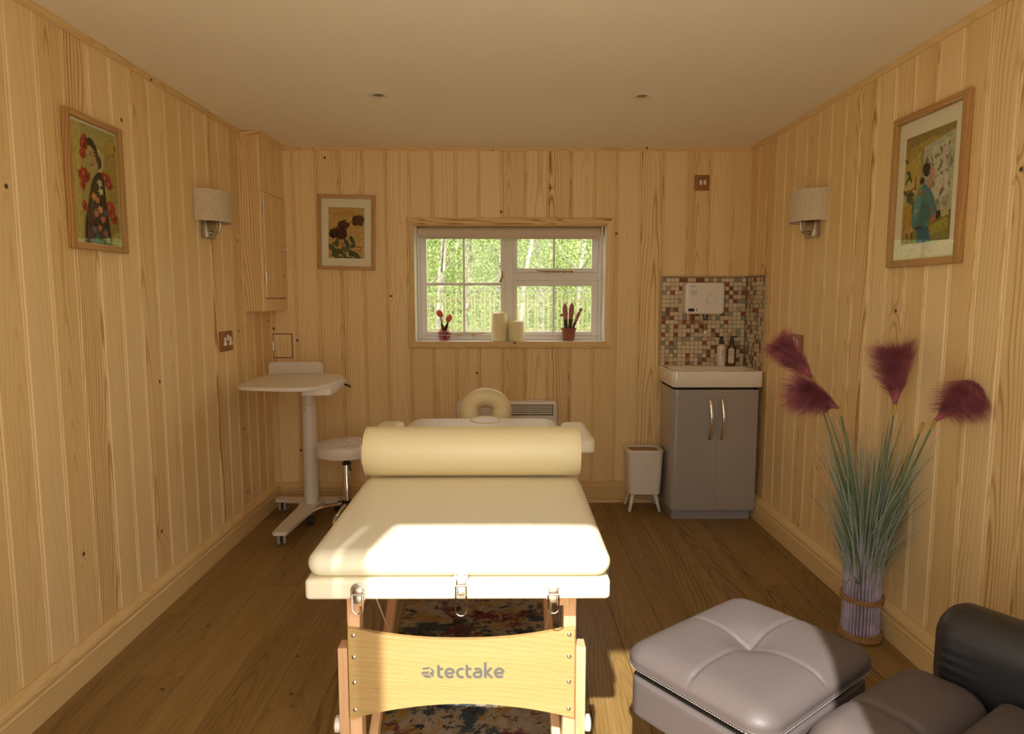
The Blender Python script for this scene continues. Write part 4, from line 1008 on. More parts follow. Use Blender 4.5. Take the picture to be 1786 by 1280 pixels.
def caster(parent, x, y, r, z_top, yaw, wheel_m, hub_m, wheelw=.012, gap=.012):
    c_, s_ = cos(yaw), sin(yaw); ctr = Vector((x, y, r + .0005))
    bm = B()
    R_ = Matrix.Rotation(yaw, 4, 'Z')
    for sd_ in (-1, 1):
        t = B(); lathe(t, [(r * .55, -wheelw / 2), (r * .93, -wheelw / 2), (r, -wheelw / 4), (r, wheelw / 4), (r * .93, wheelw / 2), (r * .55, wheelw / 2)], (0, 0, 0), 22, 'X')
        t.transform(Matrix.Translation(ctr) @ R_ @ Matrix.Translation((sd_ * (gap + wheelw) / 2, 0, 0))); me = bpy.data.meshes.new('t'); t.to_mesh(me); t.free(); bm.from_mesh(me); bpy.data.meshes.remove(me)
    cs = obj('caster', bm, wheel_m, parent)
    t = B(); lathe(t, [(.001, -(gap / 2 + wheelw) * 1.04), (r * .5, -(gap / 2 + wheelw)), (r * .5, gap / 2 + wheelw), (.001, (gap / 2 + wheelw) * 1.04)], (0, 0, 0), 16, 'X')
    box(t, -gap / 2 - .001, gap / 2 + .001, -r * .5, r * .8, -r * .3, r * 1.05, bev=.003)
    lathe(t, [(.005, r * .9), (.005, z_top - r + .002)], (0, .0, 0), 10)
    t.transform(Matrix.Translation(ctr) @ R_); obj('caster_hub', t, hub_m, cs)
for xx, yy, yw in ((-1.405, 4.122, .15), (-1.222, 3.545, .3), (-1.03, 4.118, -.2)): caster(dk, xx, yy, .030, .067, yw, grey_rub, black_pl, .015, .016)

# ================================================================== STOOL
st = thing('wheeled_stool', 'round white tufted stool on chrome five-star castor base beside desk', 'stool', (-.945, 3.90, 0))
bm = B(); prof = []
K = 48; rings = []
def seat_z(r, a):
    x, y = r * cos(a), r * sin(a); base = .497 - .012 * (r / .178) ** 2
    q = 0
    for d in ((x + y) * .7071, (x - y) * .7071):
        for o_ in (-.062, 0.0, .062):
            q += -.012 * math.exp(-((d - o_) / .009) ** 2)
    return base + max(q, -.014) * (1 if r < .15 else max(0, (.178 - r) / .028))
for r in [.001] + [.165 * k / 22 for k in range(1, 23)]: rings.append([bm.verts.new((-.945 + r * cos(2 * pi * k / K), 3.9 + r * sin(2 * pi * k / K), seat_z(r, 2 * pi * k / K))) for k in range(K)])
for r, z in ((.172, .480), (.176, .474), (.178, .464), (.178, .425), (.176, .420), (.10, .418)): rings.append([bm.verts.new((-.945 + r * cos(2 * pi * k / K), 3.9 + r * sin(2 * pi * k / K), z)) for k in range(K)])
for a, b_ in zip(rings, rings[1:]):
    for k in range(K): bm.faces.new((a[k], a[(k + 1) % K], b_[(k + 1) % K], b_[k]))
bm.faces.new(rings[0]); bm.faces.new(rings[-1][::-1]); obj('seat', bm, pvc_w, st, smooth=50)
bm = B(); lathe(bm, [(.05, .418), (.05, .412), (.018, .408), (.016, .408), (.016, .37)], (-.945, 3.9, 0), 20); obj('seat_mount', bm, black_pl, st)
bm = B(); lathe(bm, [(.0135, .37), (.0135, .40)], (-.945, 3.9, 0), 20); lathe(bm, [(.024, .135), (.024, .355), (.022, .358)], (-.945, 3.9, 0), 24); obj('gas_column', bm, chrome, st)
bm = B(); lathe(bm, [(.026, .355), (.026, .366), (.015, .368)], (-.945, 3.9, 0), 20); obj('column_collar', bm, black_pl, st)
bm = B(); lathe(bm, [(.022, .085), (.036, .09), (.038, .130), (.028, .140)], (-.945, 3.9, 0), 20); obj('base_hub', bm, black_pl, st)
bm = B(); tube(bm, [(-.94, 3.885, .405), (-.925, 3.87, .385), (-.918, 3.865, .345), (-.914, 3.862, .325)], [.004, .004, .006, .005], 8); obj('height_lever', bm, black_pl, st)
for k in range(5):
    a = radians(190 + 72 * k); dx, dy = cos(a), sin(a); px_, py_ = -.945, 3.9
    bm = B(); tube(bm, [(px_ + dx * .03, py_ + dy * .03, .118), (px_ + dx * .10, py_ + dy * .10, .108), (px_ + dx * .17, py_ + dy * .17, .095), (px_ + dx * .205, py_ + dy * .205, .078), (px_ + dx * .215, py_ + dy * .215, .062)], [.012, .012, .011, .010, .009], 10); lg = obj('leg', bm, chrome, st)
    caster(st, px_ + dx * .215, py_ + dy * .215, .027, .066, a, black_pl, black_pl, .011, .010)

# ================================================================== RUG
bm = B(); rbox(bm, (-.11, 1.80, .005), (.325, 1.12, .0045), (.02, .02, .004), rc=2, rf=6); obj('rug', bm, rug_m, label='distressed multicoloured runner rug on floor under the massage couch', cat='rug')

# ================================================================== MASSAGE COUCH
mc = thing('massage_couch', 'cream padded folding massage couch with beech legs in the middle', 'massage couch', (-.11, 2.4, 0))
TX = -.111; HW = .360
def padfn(o, h):
    o = o.copy()
    fx, fy = 1 - (o.x / h[0]) ** 4, 1 - (o.y / h[1]) ** 6
    if o.z > 0: o.z += .005 * max(0, fx) * max(0, fy)
    return o
def front_fn(o, h):
    o = padfn(o, h)
    # rounded plan corners at the two outer ends: taper towards the top of the front edge
    return o
bm = B(); rbox(bm, (TX, 1.855, .7185), (HW, .345, .0315), (.036, .040, .0312), rc=6, rf=12, fn=front_fn); obj('foot_cushion', bm, pvc, mc, smooth=60)
bm = B(); rbox(bm, (TX - .003, 1.855, .661), (HW, .340, .0255), (.012, .012, .010), rc=3, rf=4); obj('foot_frame', bm, pvc, mc, smooth=60)
bm = B(); rbox(bm, (TX, 2.750, .7185), (HW, .545, .0315), (.075, .075, .0312), rc=6, rf=12, fn=padfn)
hole_z = .7535
obj('head_cushion', bm, pvc_w, mc, smooth=60)
bm = B(); rbox(bm, (TX, 2.745, .661), (HW - .004, .535, .0255), (.02, .02, .010), rc=3, rf=4); obj('head_frame', bm, pvc_w, mc, smooth=60)
# face hole plug
bm = B(); lathe(bm, [(1.0, 0), (1.0, .6), (.93, .95), (.80, 1.0), (.01, 1.02)], (0, 0, 0), 36)
for v in bm.verts: v.co = Vector((-.098 + v.co.x * .064, 3.185 + v.co.y * .085, .7485 + v.co.z * .0085))
obj('face_hole_plug', bm, pvc_w, mc, smooth=60)
bm = B(); tube(bm, [(-.098 + .070 * cos(2 * pi * k / 40), 3.185 + .092 * sin(2 * pi * k / 40), .7520) for k in range(40)], .0065, 8, closed=True); obj('face_hole_rim', bm, pvc_bolster, mc, smooth=60)
# hinge gap piping on front cushion corners
def seamline(pts, r=.0012): 
    b2 = B(); tube(b2, pts, r, 5); return b2
for s in (-1, 1):
    obj('corner_seam', seamline([(TX + s * (HW - .0015), 1.585, .700), (TX + s * (HW - .003), 1.545, .718), (TX + s * (HW - .012), 1.548, .735), (TX + s * (HW - .035), 1.570, .7475), (TX + s * (HW - .060), 1.60, .7525)]), pvc_bolster, mc)
# panel
PY = 1.600
top = []; bot = []
for k in range(25):
    t_ = -1 + 2 * k / 24; x = TX + .2825 * t_
    top.append((x, .533 - .034 * (1 - abs(t_) ** 2.2) - (0.004 if abs(t_) > .98 else 0))); bot.append((x, .290 + .040 * (1 - abs(t_) ** 2.0)))
bm = B(); prism(bm, bot + top[::-1], 'Y', PY - .012, PY); bmesh.ops.bevel(bm, geom=[e for e in bm.edges if abs(e.verts[0].co.y - e.verts[1].co.y) < 1e-6 and e.verts[0].co.y < PY - .006], offset=.0012, segments=1, affect='EDGES')
panel = obj('end_panel', bm, beech_x, mc, smooth=25, label='curved beech end panel')
def ribbon(bm, pts, w, org, sc, y):
    P2 = [Vector(p) for p in pts]; L_, R_ = [], []
    for i, p in enumerate(P2):
        a = P2[max(i - 1, 0)]; b_ = P2[min(i + 1, len(P2) - 1)]; t = (b_ - a).normalized(); nn = Vector((-t.y, t.x))
        L_.append(p + nn * w / 2); R_.append(p - nn * w / 2)
    def V(q, yy): return bm.verts.new((org[0] + q.x * sc, yy, org[1] + q.y * sc))
    for i in range(len(P2) - 1):
        f = bm.faces.new([V(q, y) for q in (R_[i], R_[i + 1], L_[i + 1], L_[i])])
def arc(cx, cy, rx, ry, a0, a1, n=14): return [(cx + rx * cos(radians(a0 + (a1 - a0) * k / n)), cy + ry * sin(radians(a0 + (a1 - a0) * k / n))) for k in range(n + 1)]
LET = {'t': (.62, [[(.12, 1.30), (.12, .34)] + arc(.40, .36, .28, .26, 180, 275, 8) + [(.56, .11)], [(.12, .90), (.55, .90)]]),
       'e': (1.02, [[(.10, .48), (.86, .48)], arc(.48, .50, .38, .41, 0, 300, 22)  + [(.84, .14)]]),
       'c': (.82, [arc(.50, .50, .40, .41, 62, 298, 18)]),
       'a': (.98, [[(.16, .86), (.40, .91)] + arc(.46, .60, .30, .31, 80, 0, 8) + [(.76, .10)], [(.76, .58), (.40, .56)] + arc(.36, .33, .26, .23, 95, 265, 10) + [(.76, .10)]]),
       'k': (.88, [[(.12, 1.56), (.12, 0)], [(.70, 1.0), (.20, .50)], [(.22, .52), (.78, 0)]])}
bm = B(); xk = 0
for ch_ in 'tectake':
    wd_, strokes = LET[ch_]
    for q_, st_ in enumerate(strokes): ribbon(bm, [(xk + u, v) for u, v in st_], .27, (0, 0), 1, -.00004 * q_)
    xk += wd_ + .06
sc_ = .168 / (xk - .1)
for v in bm.verts: v.co = Vector((-.172 + v.co.x * sc_, PY - .0122 + v.co.y, .3985 + v.co.z * sc_))
obj('lettering', bm, logo_m, panel, smooth=False, label='grey tectake lettering')
bm = B(); Yl = PY - .0122
for poly in (((190, 180), (310, 165), (300, 205), (178, 218)), ((172, 252), (298, 245), (280, 296), (155, 296)), ((160, 312), (285, 305), (345, 362), (240, 366)), ((325, 172), (385, 240), (366, 356), (298, 300), (312, 250), (338, 262), (345, 238), (318, 214))):
    bm.faces.new([bm.verts.new((-.2135 + (x - 150) * .000146, Yl, .3985 + (370 - y) * .000146)) for x, y in poly])
obj('logo_mark', bm, logo_m, panel, smooth=False, label='grey box-shaped logo')
for s in (-1, 1):
    for zz in (.512, .455, .388, .316):
        bm = B(); lathe(bm, [(.0055, 0), (.005, -.002), (.0025, -.0038), (.0005, -.004)], (TX + s * .268, PY - .012, zz), 14, 'Y'); obj('panel_bolt', bm, chrome, panel)
# legs
for s in (-1, 1):
    xi = TX + s * .270
    bm = B(); box(bm, xi - .016, xi + .016, PY, PY + .045, .020, .640, bev=.003); obj('inner_leg', bm, beech_z, mc, smooth=False)
    xo = TX + s * .299
    bm = B(); box(bm, xo - .0125, xo + .0125, PY - .002, PY + .044, .020, .472, bev=.003); obj('outer_leg', bm, beech_z, mc, smooth=False)
    bm = B(); box(bm, xi - .016 if s > 0 else xo - .0125, xo + .0125 if s > 0 else xi + .016, PY - .004, PY + .048, .0105, .024, bev=.002); obj('rubber_foot', bm, black_pl, mc)
    bm = B(); lathe(bm, [(.019, 0), (.021, .004), (.021, .013), (.017, .016), (.001, .017)] if s > 0 else [(.019, 0), (.021, -.004), (.021, -.013), (.017, -.016), (.001, -.017)], (xo + s * .0128, PY + .021, .256), 10, 'X'); obj('leg_knob', bm, white_pl, mc)
    # diagonal brace running up and back under the couch
    xb = TX + s * .228
    def strut(name, p0, p1, wx_, wz_, m):
        bm = B(); p0, p1 = Vector(p0), Vector(p1); L_ = (p1 - p0).length; box(bm, -wx_ / 2, wx_ / 2, -wz_ / 2, wz_ / 2, 0, L_, bev=.003)
        o = obj(name, bm, m, mc, smooth=False, recentre=False); o.rotation_euler = (p1 - p0).to_track_quat('Z', 'X').to_euler(); o.location = p0 - world_loc(mc); return o
    strut('leg_brace', (xb + s * .018, PY + .055, .13), (xb, 2.19, .632), .034, .024, beech_z)
    # far legs
    for yy, nm in ((3.05, 'inner_leg'),):
        bm = B(); box(bm, xi - .016, xi + .016, yy, yy + .045, .012, .640, bev=.003); obj('inner_leg', bm, beech_z, mc, smooth=False)
        bm = B(); box(bm, xo - .0125, xo + .0125, yy, yy + .044, .0, .472, bev=.003); obj('outer_leg', bm, beech_z, mc, smooth=False)
    strut('leg_brace', (xb + s * .018, 3.04, .13), (xb, 2.45, .632), .034, .024, beech_z)
    # support cables
    bm = B(); tube(bm, [(TX + s * .245, 1.66, .634), (TX + s * .205, 1.95, .22)], .0022, 6); obj('support_cable', bm, cable_m, mc)
bm = B(); box(bm, TX - .255, TX + .255, 3.052, 3.070, .30, .50, bev=.002); obj('far_panel', bm, beech_x, mc, smooth=False)
# rails under deck
bm = B()
for s in (-1, 1): box(bm, TX + s * .25 - .015, TX + s * .25 + .015, 1.56, 3.24, .600, .636, bev=.002)
obj('under_rails', bm, beech_z, mc, smooth=False, kind='stuff')
# front latches
def latch(x, z0, z1, ring_z, big):
    yf = 1.5145; t_ = B(); hw = .0165
    pts = [(x - hw, z0), (x + hw, z0), (x + hw, z1 - hw)] + [(x + hw * cos(radians(a)), z1 - hw + hw * sin(radians(a))) for a in range(15, 180, 15)] + [(x - hw, z1 - hw)]
    prism(t_, pts, 'Y', yf - .004, yf); bmesh.ops.bevel(t_, geom=[e for e in t_.edges if e.verts[0].co.y < yf - .003 and e.verts[1].co.y < yf - .003], offset=.0012, segments=2, affect='EDGES')
    l_ = obj('latch_plate', t_, chrome, mc, smooth=30)
    b2 = B(); zc = (z0 + z1) / 2
    box(b2, x - .011, x + .011, yf - .010, yf - .003, zc - .004, zc + .010, bev=.002); box(b2, x - .009, x + .009, yf - .008, yf - .003, z0 - .008 if not big else z0 + .002, zc - .006, bev=.0015)
    tube(b2, [(x - .013, yf - .007, zc - .006), (x + .013, yf - .007, zc - .006)], .003, 8); obj('latch_lever', b2, chrome if big else steel, l_)
    b2 = B()
    for dx, dz in ((-.010, -.008), (.010, -.008)): lathe(b2, [(.0028, 0), (.002, -.0015), (.0004, -.002)], (x + dx, yf - .004, z1 - hw + .012 + dz), 10, 'Y')
    obj('rivets', b2, steel, l_, kind='stuff')
    b2 = B(); rw = .0125; zt = zc - .006; zb = ring_z + rw
    path = [(x - rw, yf - .008, zt), (x - rw, yf - .009, zb)] + [(x + rw * cos(radians(a)), yf - .009, zb + rw * sin(radians(a))) for a in range(200, 345, 20)] + [(x + rw, yf - .009, zb), (x + rw, yf - .008, zt)]
    tube(b2, path, .0017, 8); obj('latch_loop', b2, chrome, l_)
latch(-.348, .640, .679, .608, False); latch(-.106, .648, .713, .602, True); latch(.111, .640, .679, .608, False)
bm = B(); box(bm, .249, .258, 1.60, 1.66, .662, .684, bev=.003); obj('side_fitting', bm, darkmetal, mc)
# arm rests
for s in (-1, 1):
    xa = TX + s * (HW + .005); xb = TX + s * (HW + .120); x0, x1 = sorted((xa, xb))
    y0, y1 = (2.70, 3.10) if s > 0 else (2.80, 3.12)
    bm = B(); rbox(bm, ((x0 + x1) / 2, (y0 + y1) / 2, .731), ((x1 - x0) / 2, (y1 - y0) / 2, .031), (.030, .030, .012), rc=4, rf=5, fn=padfn); obj('arm_rest', bm, pvc, mc, smooth=60)
    bm = B(); tube(bm, [(TX + s * .33, (y0 + y1) / 2, .69), (xb - s * .03, (y0 + y1) / 2, .70)], .008, 8); obj('arm_rest_bar', bm, steel, mc)
# face cradle
bm = B(); K = 30; path = []; rads = []
for k in range(K + 1):
    a = radians(-62 + 304 * k / K); path.append((-.108 + .088 * cos(a), 3.475 + .035 * sin(a), .748 + .066 * sin(a))); rads.append(.050 if 2 < k < K - 2 else (.046 if k in (2, K - 2) else (.038 if k in (1, K - 1) else .018)))
tube(bm, path, rads, 18); obj('face_cradle', bm, pvc_bolster, mc, smooth=60, label='horseshoe face cradle cushion')
bm = B()
for s in (-1, 1): tube(bm, [(-.108 + s * .05, 3.27, .672), (-.108 + s * .05, 3.38, .676), (-.108 + s * .05, 3.46, .70)], .007, 8)
obj('cradle_bars', bm, steel, mc, kind='stuff')

# bolster
bo = thing('bolster', 'long cream cylindrical bolster cushion lying across the massage couch', 'bolster', (TX, 2.185, .755))
bm = B(); bx = -.110; hl = .352; r = .081
prof = [(.001, -hl), (r * .5, -hl - .001), (r - .008, -hl + .0), (r - .002, -hl + .006), (r, -hl + .012)] + [(r, -hl + .012 + (2 * hl - .024) * k / 12) for k in range(1, 13)] + [(r - .002, hl - .006), (r - .008, hl), (r * .5, hl + .001), (.001, hl)]
lathe(bm, prof, (bx, 2.190, .7555 + r), 48, 'X'); obj('bolster_body', bm, pvc_bolster, bo, smooth=50)
for s in (-1, 1):
    bm = B(); tube(bm, [(bx + s * (hl - .003), 2.190 + (r - .003) * cos(2 * pi * k / 48), .7555 + r + (r - .003) * sin(2 * pi * k / 48)) for k in range(48)], .003, 6, closed=True); obj('end_piping', bm, pvc_bolster, bo)
bm = B(); box(bm, bx - hl - .012, bx - hl + .001, 2.150, 2.175, .80, .865, bev=.003); obj('strap', bm, pvc_bolster, bo)

# ================================================================== OTTOMAN AND ARMCHAIR
def yawm(a): return Matrix.Rotation(a, 3, 'Z')
def tri_cushion(h, r, hollow, seams):
    pass
OT_A = radians(37.0); ot_c = Vector((.640, 1.672, 0)); OX, OYh = .262, .215
ot = thing('footstool', 'square taupe leather footstool with tufted cross seams beside the massage couch', 'footstool', (ot_c.x, ot_c.y, 0))
def otf(o, h):
    o = o.copy(); u, v = o.x / h[0], o.y / h[1]
    if o.z > -.005:
        t = min(1, (o.z + .005) / h[2])
        puff = .020 * max(0, 1 - u ** 4) * max(0, 1 - v ** 4)
        # cross seams through a pinched centre
        su = o.x; sv = o.y
        q = math.exp(-(su / .0055) ** 2) + math.exp(-(sv / .0055) ** 2)
        seam = .006 * min(1.0, q) * (1 if max(abs(u), abs(v)) < .92 else .3)
        dim = .020 * math.exp(-((o.x ** 2 + o.y ** 2) / .0030)) + .006 * math.exp(-abs(su) / .03) * math.exp(-abs(sv) / .10) + .006 * math.exp(-abs(sv) / .03) * math.exp(-abs(su) / .10)
        o.z += (puff - seam - dim) * t
    return o
R3 = yawm(OT_A)
bm = B(); rbox(bm, (ot_c.x, ot_c.y, .400), (OX, OYh, .036), (.065, .065, .030), rc=6, rf=90, fn=otf, xf=R3); cu = obj('top_cushion', bm, taupe, ot, smooth=80)
bm = B(); rbox(bm, (ot_c.x, ot_c.y, .302), (OX - .012, OYh - .012, .058), (.045, .045, .014), rc=5, rf=8, xf=R3); obj('body', bm, taupe, ot, smooth=70)
bm = B(); rbox(bm, (ot_c.x, ot_c.y, .362), (OX - .022, OYh - .022, .006), (.04, .04, .003), rc=3, rf=2, xf=R3); obj('shadow_gap', bm, black_gap, ot, smooth=False)
def around(hx, hy, r, z, c, Rm, n=14):
    return [Rm @ Vector((u, v, 0)) + Vector((c.x, c.y, z)) for u, v in rounded_rect(-hx, hx, -hy, hy, r, n)]
bm = B(); tube(bm, around(OX + .0005, OYh + .0005, .065, .394, ot_c, R3), .0022, 6, closed=True); obj('piping', bm, taupe, ot)
bm = B(); ring = around(OX + .001, OYh + .001, .065, .3885, ot_c, R3, 10); n = len(ring)
for k in range(n):
    a, b_ = ring[k], ring[(k + 1) % n]; d = (b_ - a).length; m_ = max(1, int(d / .007))
    for q in range(m_):
        p = a.lerp(b_, q / m_); p2 = a.lerp(b_, (q + .55) / m_); tube(bm, [p, p2], .0008, 4)
obj('stitching', bm, thread, ot, smooth=False, kind='stuff')
bm = B(); lathe(bm, [(.15, 0), (.155, .006), (.15, .014), (.04, .022), (.028, .03), (.028, .245)], (ot_c.x + .02, ot_c.y - .02, 0), 36); obj('pedestal', bm, darkmetal, ot)
for hx_, hy_ in (): pass

CH_A = radians(33.0); Rc = yawm(CH_A)
C0 = Vector((.625, 1.360, 0))            # front-left corner of the seat
ch = thing('armchair', 'taupe leather recliner armchair cut off at right edge of view', 'armchair', (C0.x + .35, C0.y - .1, 0))
def cpos(s, b_, z): # s along the front edge, b backwards
    v = Rc @ Vector((s, -b_, 0)); return Vector((C0.x + v.x, C0.y + v.y, z))
def chair_box(name, s0, s1, b0, b1, z0, z1, r, m, fn=None, rf=16, rc=5, label=None):
    c_ = cpos((s0 + s1) / 2, (b0 + b1) / 2, (z0 + z1) / 2); bm = B()
    rbox(bm, c_, ((s1 - s0) / 2, (b1 - b0) / 2, (z1 - z0) / 2), r, rc=rc, rf=rf, fn=fn, xf=Rc); return obj(name, bm, m, ch, smooth=80, label=label)
def seatf(o, h):
    o = o.copy(); u, v = o.x / h[0], o.y / h[1]
    if o.z > 0:
        o.z += .014 * max(0, 1 - u ** 4) * max(0, 1 - v ** 4) 
        sx_ = o.x + h[0] - .165
        o.z -= .009 * math.exp(-(sx_ / .009) ** 2)
        if v > .3: o.z -= .020 * ((v - .3) / .7) ** 2
    return o
chair_box('seat_cushion', 0, .455, 0, .215, .345, .445, (.070, .070, .045), taupe, seatf, 36)
chair_box('rear_seat_cushion', 0, .455, .217, .62, .345, .450, (.03, .03, .03), taupe, None, 10)
chair_box('seat_base', .015, .62, .03, .62, .200, .350, (.03, .03, .02), taupe, None, 6)
def armf(o, h):
    o = o.copy(); u, v, w_ = o.x / h[0], o.y / h[1], o.z / h[2]
    if v > .55:   # pleated front end
        a = atan2(o.z, o.x); o.x *= 1 - .030 * (v - .55) / .45 * (.5 + .5 * cos(a * 22)); o.z *= 1 - .022 * (v - .55) / .45 * (.5 + .5 * cos(a * 22))
    return o
chair_box('arm_rest', .458, .625, .045, .66, .34, .595, (.080, .060, .080), taupe_shade, armf, 40, 8, label='padded armrest with pleated end, shade painted into its leather')
chair_box('arm_rest', -.175, -.008, .36, .76, .33, .55, (.075, .055, .075), taupe_shade, None, 10, 6)
chair_box('backrest', -.02, .47, .60, .80, .35, .98, (.07, .08, .07), taupe_shade, None, 10, 6)
bm = B(); p0 = cpos(.25, .33, 0); lathe(bm, [(.26, 0), (.265, .008), (.25, .018), (.05, .035), (.035, .05), (.035, .205)], tuple(p0), 40); obj('pedestal', bm, darkmetal, ch)
bm = B()
for k in range(24):
    t0 = k / 24; t1 = (k + .55) / 24; 
    f_ = lambda t: cpos(.055 - .035 * t, .035 + .24 * t, .437 - .012 * t + .001)
# stitched edge along the front-left of the seat
seam = [cpos(.0 - .0008, .075 + .2 * k / 30, .398) for k in range(31)]
for a, b_ in zip(seam, seam[1:]): tube(bm, [a, a.lerp(b_, .6)], .0009, 4)
obj('stitching', bm, thread, ch, smooth=False, kind='stuff')

# ================================================================== ARTIFICIAL GRASS BUNDLE
gp = Vector((1.408, 2.535, 0)); RG = random.Random(21)
gr = thing('artificial_grass', 'tall bound bundle of artificial pampas grass with burgundy plumes by right wall', 'plant', tuple(gp))
bm = B(); rb = .066
for k in range(34):
    a = 2 * pi * k / 34; x, y = gp.x + rb * cos(a), gp.y + rb * sin(a)
    tube(bm, [(x, y, .002), (x, y, .30), (x + .004 * cos(a) + RG.uniform(-.003, .003), y + .004 * sin(a), .42 + RG.uniform(0, .08))], [.0050, .0050, .003], 6, mi=0)
lathe(bm, [(.055, .002), (.062, .004), (.062, .30), (.05, .34)], (gp.x, gp.y, 0), 20, mi=1)
obj('stalk_bundle', bm, [stalk_m, stalk_p], gr, kind='stuff', smooth=50)
for z0, turns in ((.010, 4), (.160, 3)):
    bm = B(); pts = []
    for k in range(turns):
        tube(bm, [(gp.x + (rb + .0095) * cos(2 * pi * q / 32), gp.y + (rb + .0095) * sin(2 * pi * q / 32), z0 + k * .0075 + .0025 * sin(2 * pi * q / 32 * 2 + k)) for q in range(32)], .0045, 6, closed=True)
    obj('rope_tie', bm, rope_m, gr)
def blade(bm, base, ctrl_pts, w0, mi, n=9):
    P = [Vector(base)] + [Vector(c_) for c_ in ctrl_pts]
    def bez(t):
        Q = P[:]
        while len(Q) > 1: Q = [a.lerp(b_, t) for a, b_ in zip(Q, Q[1:])]
        return Q[0]
    side = Vector((RG.uniform(-1, 1), RG.uniform(-1, .2), 0)).normalized(); prev = None
    for i in range(n + 1):
        t = i / n; c_ = bez(t); wd = w0 * (1 - t ** 2) + .0003
        a = bm.verts.new(c_ - side * wd); m_ = bm.verts.new(c_ + Vector((0, -wd * .35, 0))); b_ = bm.verts.new(c_ + side * wd)
        if prev:
            for q in ((prev[0], prev[1], m_, a), (prev[1], prev[2], b_, m_)): bm.faces.new(q).material_index = mi
        prev = (a, m_, b_)
bm = B()
def clampx(v): return min(v, XR - .012)
for k in range(560):
    a = RG.uniform(0, 2 * pi); rr = rb * sqrt(RG.random()); bx_, by_ = gp.x + rr * cos(a), gp.y + rr * sin(a)
    h = RG.choice((RG.uniform(.35, .62), RG.uniform(.45, .80), RG.uniform(.55, .88))); sp = RG.gauss(.10, .045) * (h / .6)
    ex_, ey_ = bx_ + cos(a) * sp + RG.gauss(0, .012), by_ + sin(a) * sp - .02
    blade(bm, (bx_, by_, .17 + RG.uniform(-.03, .1)), [(bx_ + cos(a) * .004, by_ + sin(a) * .004, .17 + (h - .17) * .6), (clampx(ex_), ey_, h)], RG.uniform(.0014, .0046), RG.choice((0, 0, 1, 2)))
for k in range(46):   # fine wild strands
    a = RG.uniform(0, 2 * pi); h = RG.uniform(.5, .85); sp = RG.uniform(.12, .25)
    blade(bm, (gp.x + .04 * cos(a), gp.y + .04 * sin(a), .3), [(gp.x + .05 * cos(a), gp.y + .05 * sin(a), h), (clampx(gp.x + sp * cos(a)), gp.y + sp * sin(a), h + RG.uniform(-.08, .06))], .0006, 1)
for tip, mid_ in (((1.03, 2.33, .335), (1.30, 2.40, .36)), ((1.215, 2.30, .125), (1.26, 2.42, .36)), ((1.26, 2.27, .11), (1.30, 2.42, .34)), ((1.325, 2.40, .04), (1.34, 2.42, .32))):
    blade(bm, (1.36, 2.48, .24), [mid_, tip], .0016, 1, 14)
obj('grass_blades', bm, [blade_m1, blade_m2, blade_m3], gr, smooth=False, kind='stuff')
# flowering stems: (neck, axis direction, curl side, length, width)
def plume(neck, tip, half_w, droop, seed, n=1500, density=1.0):
    R = random.Random(seed); neck = Vector(neck); tip = Vector(tip); ax = (tip - neck); Ln = ax.length; ax.normalize()
    bm = B()
    side = ax.cross(Vector((0, -1, 0))).normalized(); dep = ax.cross(side)
    for k in range(n):
        s = R.random() ** .8; root = neck + ax * (Ln * s * .92); a = R.uniform(0, 2 * pi)
        out = side * cos(a) + dep * sin(a) * .7
        l_ = half_w * 1.75 * R.uniform(.7, 1.15) * (.55 + .9 * sin(pi * min(1, s * .8 + .12)))
        d1 = (ax * 1.0 + out * .42).normalized(); p1 = root + d1 * l_ * .5; p2 = p1 + (ax * .45 + out * .85 + Vector(droop) * .9).normalized() * l_ * .5
        wv = side.cross(out) if abs(side.dot(out)) < .9 else dep; wd = Vector((R.uniform(-1, 1), R.uniform(-1, 1), R.uniform(-1, 1))).normalized() * .0006
        vs_ = [bm.verts.new(root - wd), bm.verts.new(root + wd), bm.verts.new(p1 + wd), bm.verts.new(p1 - wd), bm.verts.new(p2)]
        for v in vs_:
            if v.co.x > XR - .006: v.co.x = XR - .006
        bm.faces.new(vs_[:4]); bm.faces.new((vs_[3], vs_[2], vs_[4]))
    # soft inner core
    K = 8; rad = [.004, .010, .016, .017, .014, .008, .003]
    tube(bm, [neck + ax * (Ln * .92 * q / 6) for q in range(7)], rad, K)
    return bm
def stem(neck, base, bend, tape=True):
    bm = B(); nk, bs_ = Vector(neck), Vector(base); md = (nk + bs_) / 2 + Vector(bend); pts = []
    for k in range(11):
        t = k / 10; pts.append(bs_.lerp(md, t).lerp(md.lerp(nk, t), t))
    tube(bm, pts, [.0042] * 7 + [.0038, .0034, .003, .003], 8); obj('flower_stem', bm, blade_m2, gr)
    if tape:
        d = (pts[-1] - pts[-2]).normalized(); bm = B(); tube(bm, [nk - d * .030, nk - d * .012, nk + d * .010], [.0045, .0062, .0075], 10); obj('stem_tape', bm, tape_m, gr)
PL = [((1.185, 2.56, 1.030), (1.080, 2.60, 1.150), .048, (-.5, 0, .15), 1),      # upper left, neck px(1437,655)
      ((1.262, 2.50, .925), (1.105, 2.46, .995), .058, (-.4, 0, -.5), 2),        # lower left
      ((1.432, 2.43, .942), (1.425, 2.43, 1.110), .062, (-.55, 0, .25), 3),      # centre
      ((1.455, 2.235, .925), (1.500, 2.15, 1.035), .062, (.2, 0, -.9), 4)]       # right, drooping
lb = ['upper left plume, slender', 'lower left plume, drooping left', 'middle plume, upright and bushy', 'right plume, drooping beside the wall']
for (nk, tp, hw, dr_, sd_), l_ in zip(PL, lb):
    obj('plume', plume(nk, tp, hw * 1.12, dr_, sd_, 3600), plume_m, gr, smooth=False, label=l_)
    stem(nk, (gp.x + (nk[0] - gp.x) * .12, gp.y - .02, .30), ((nk[0] - gp.x) * -.12, 0, 0))
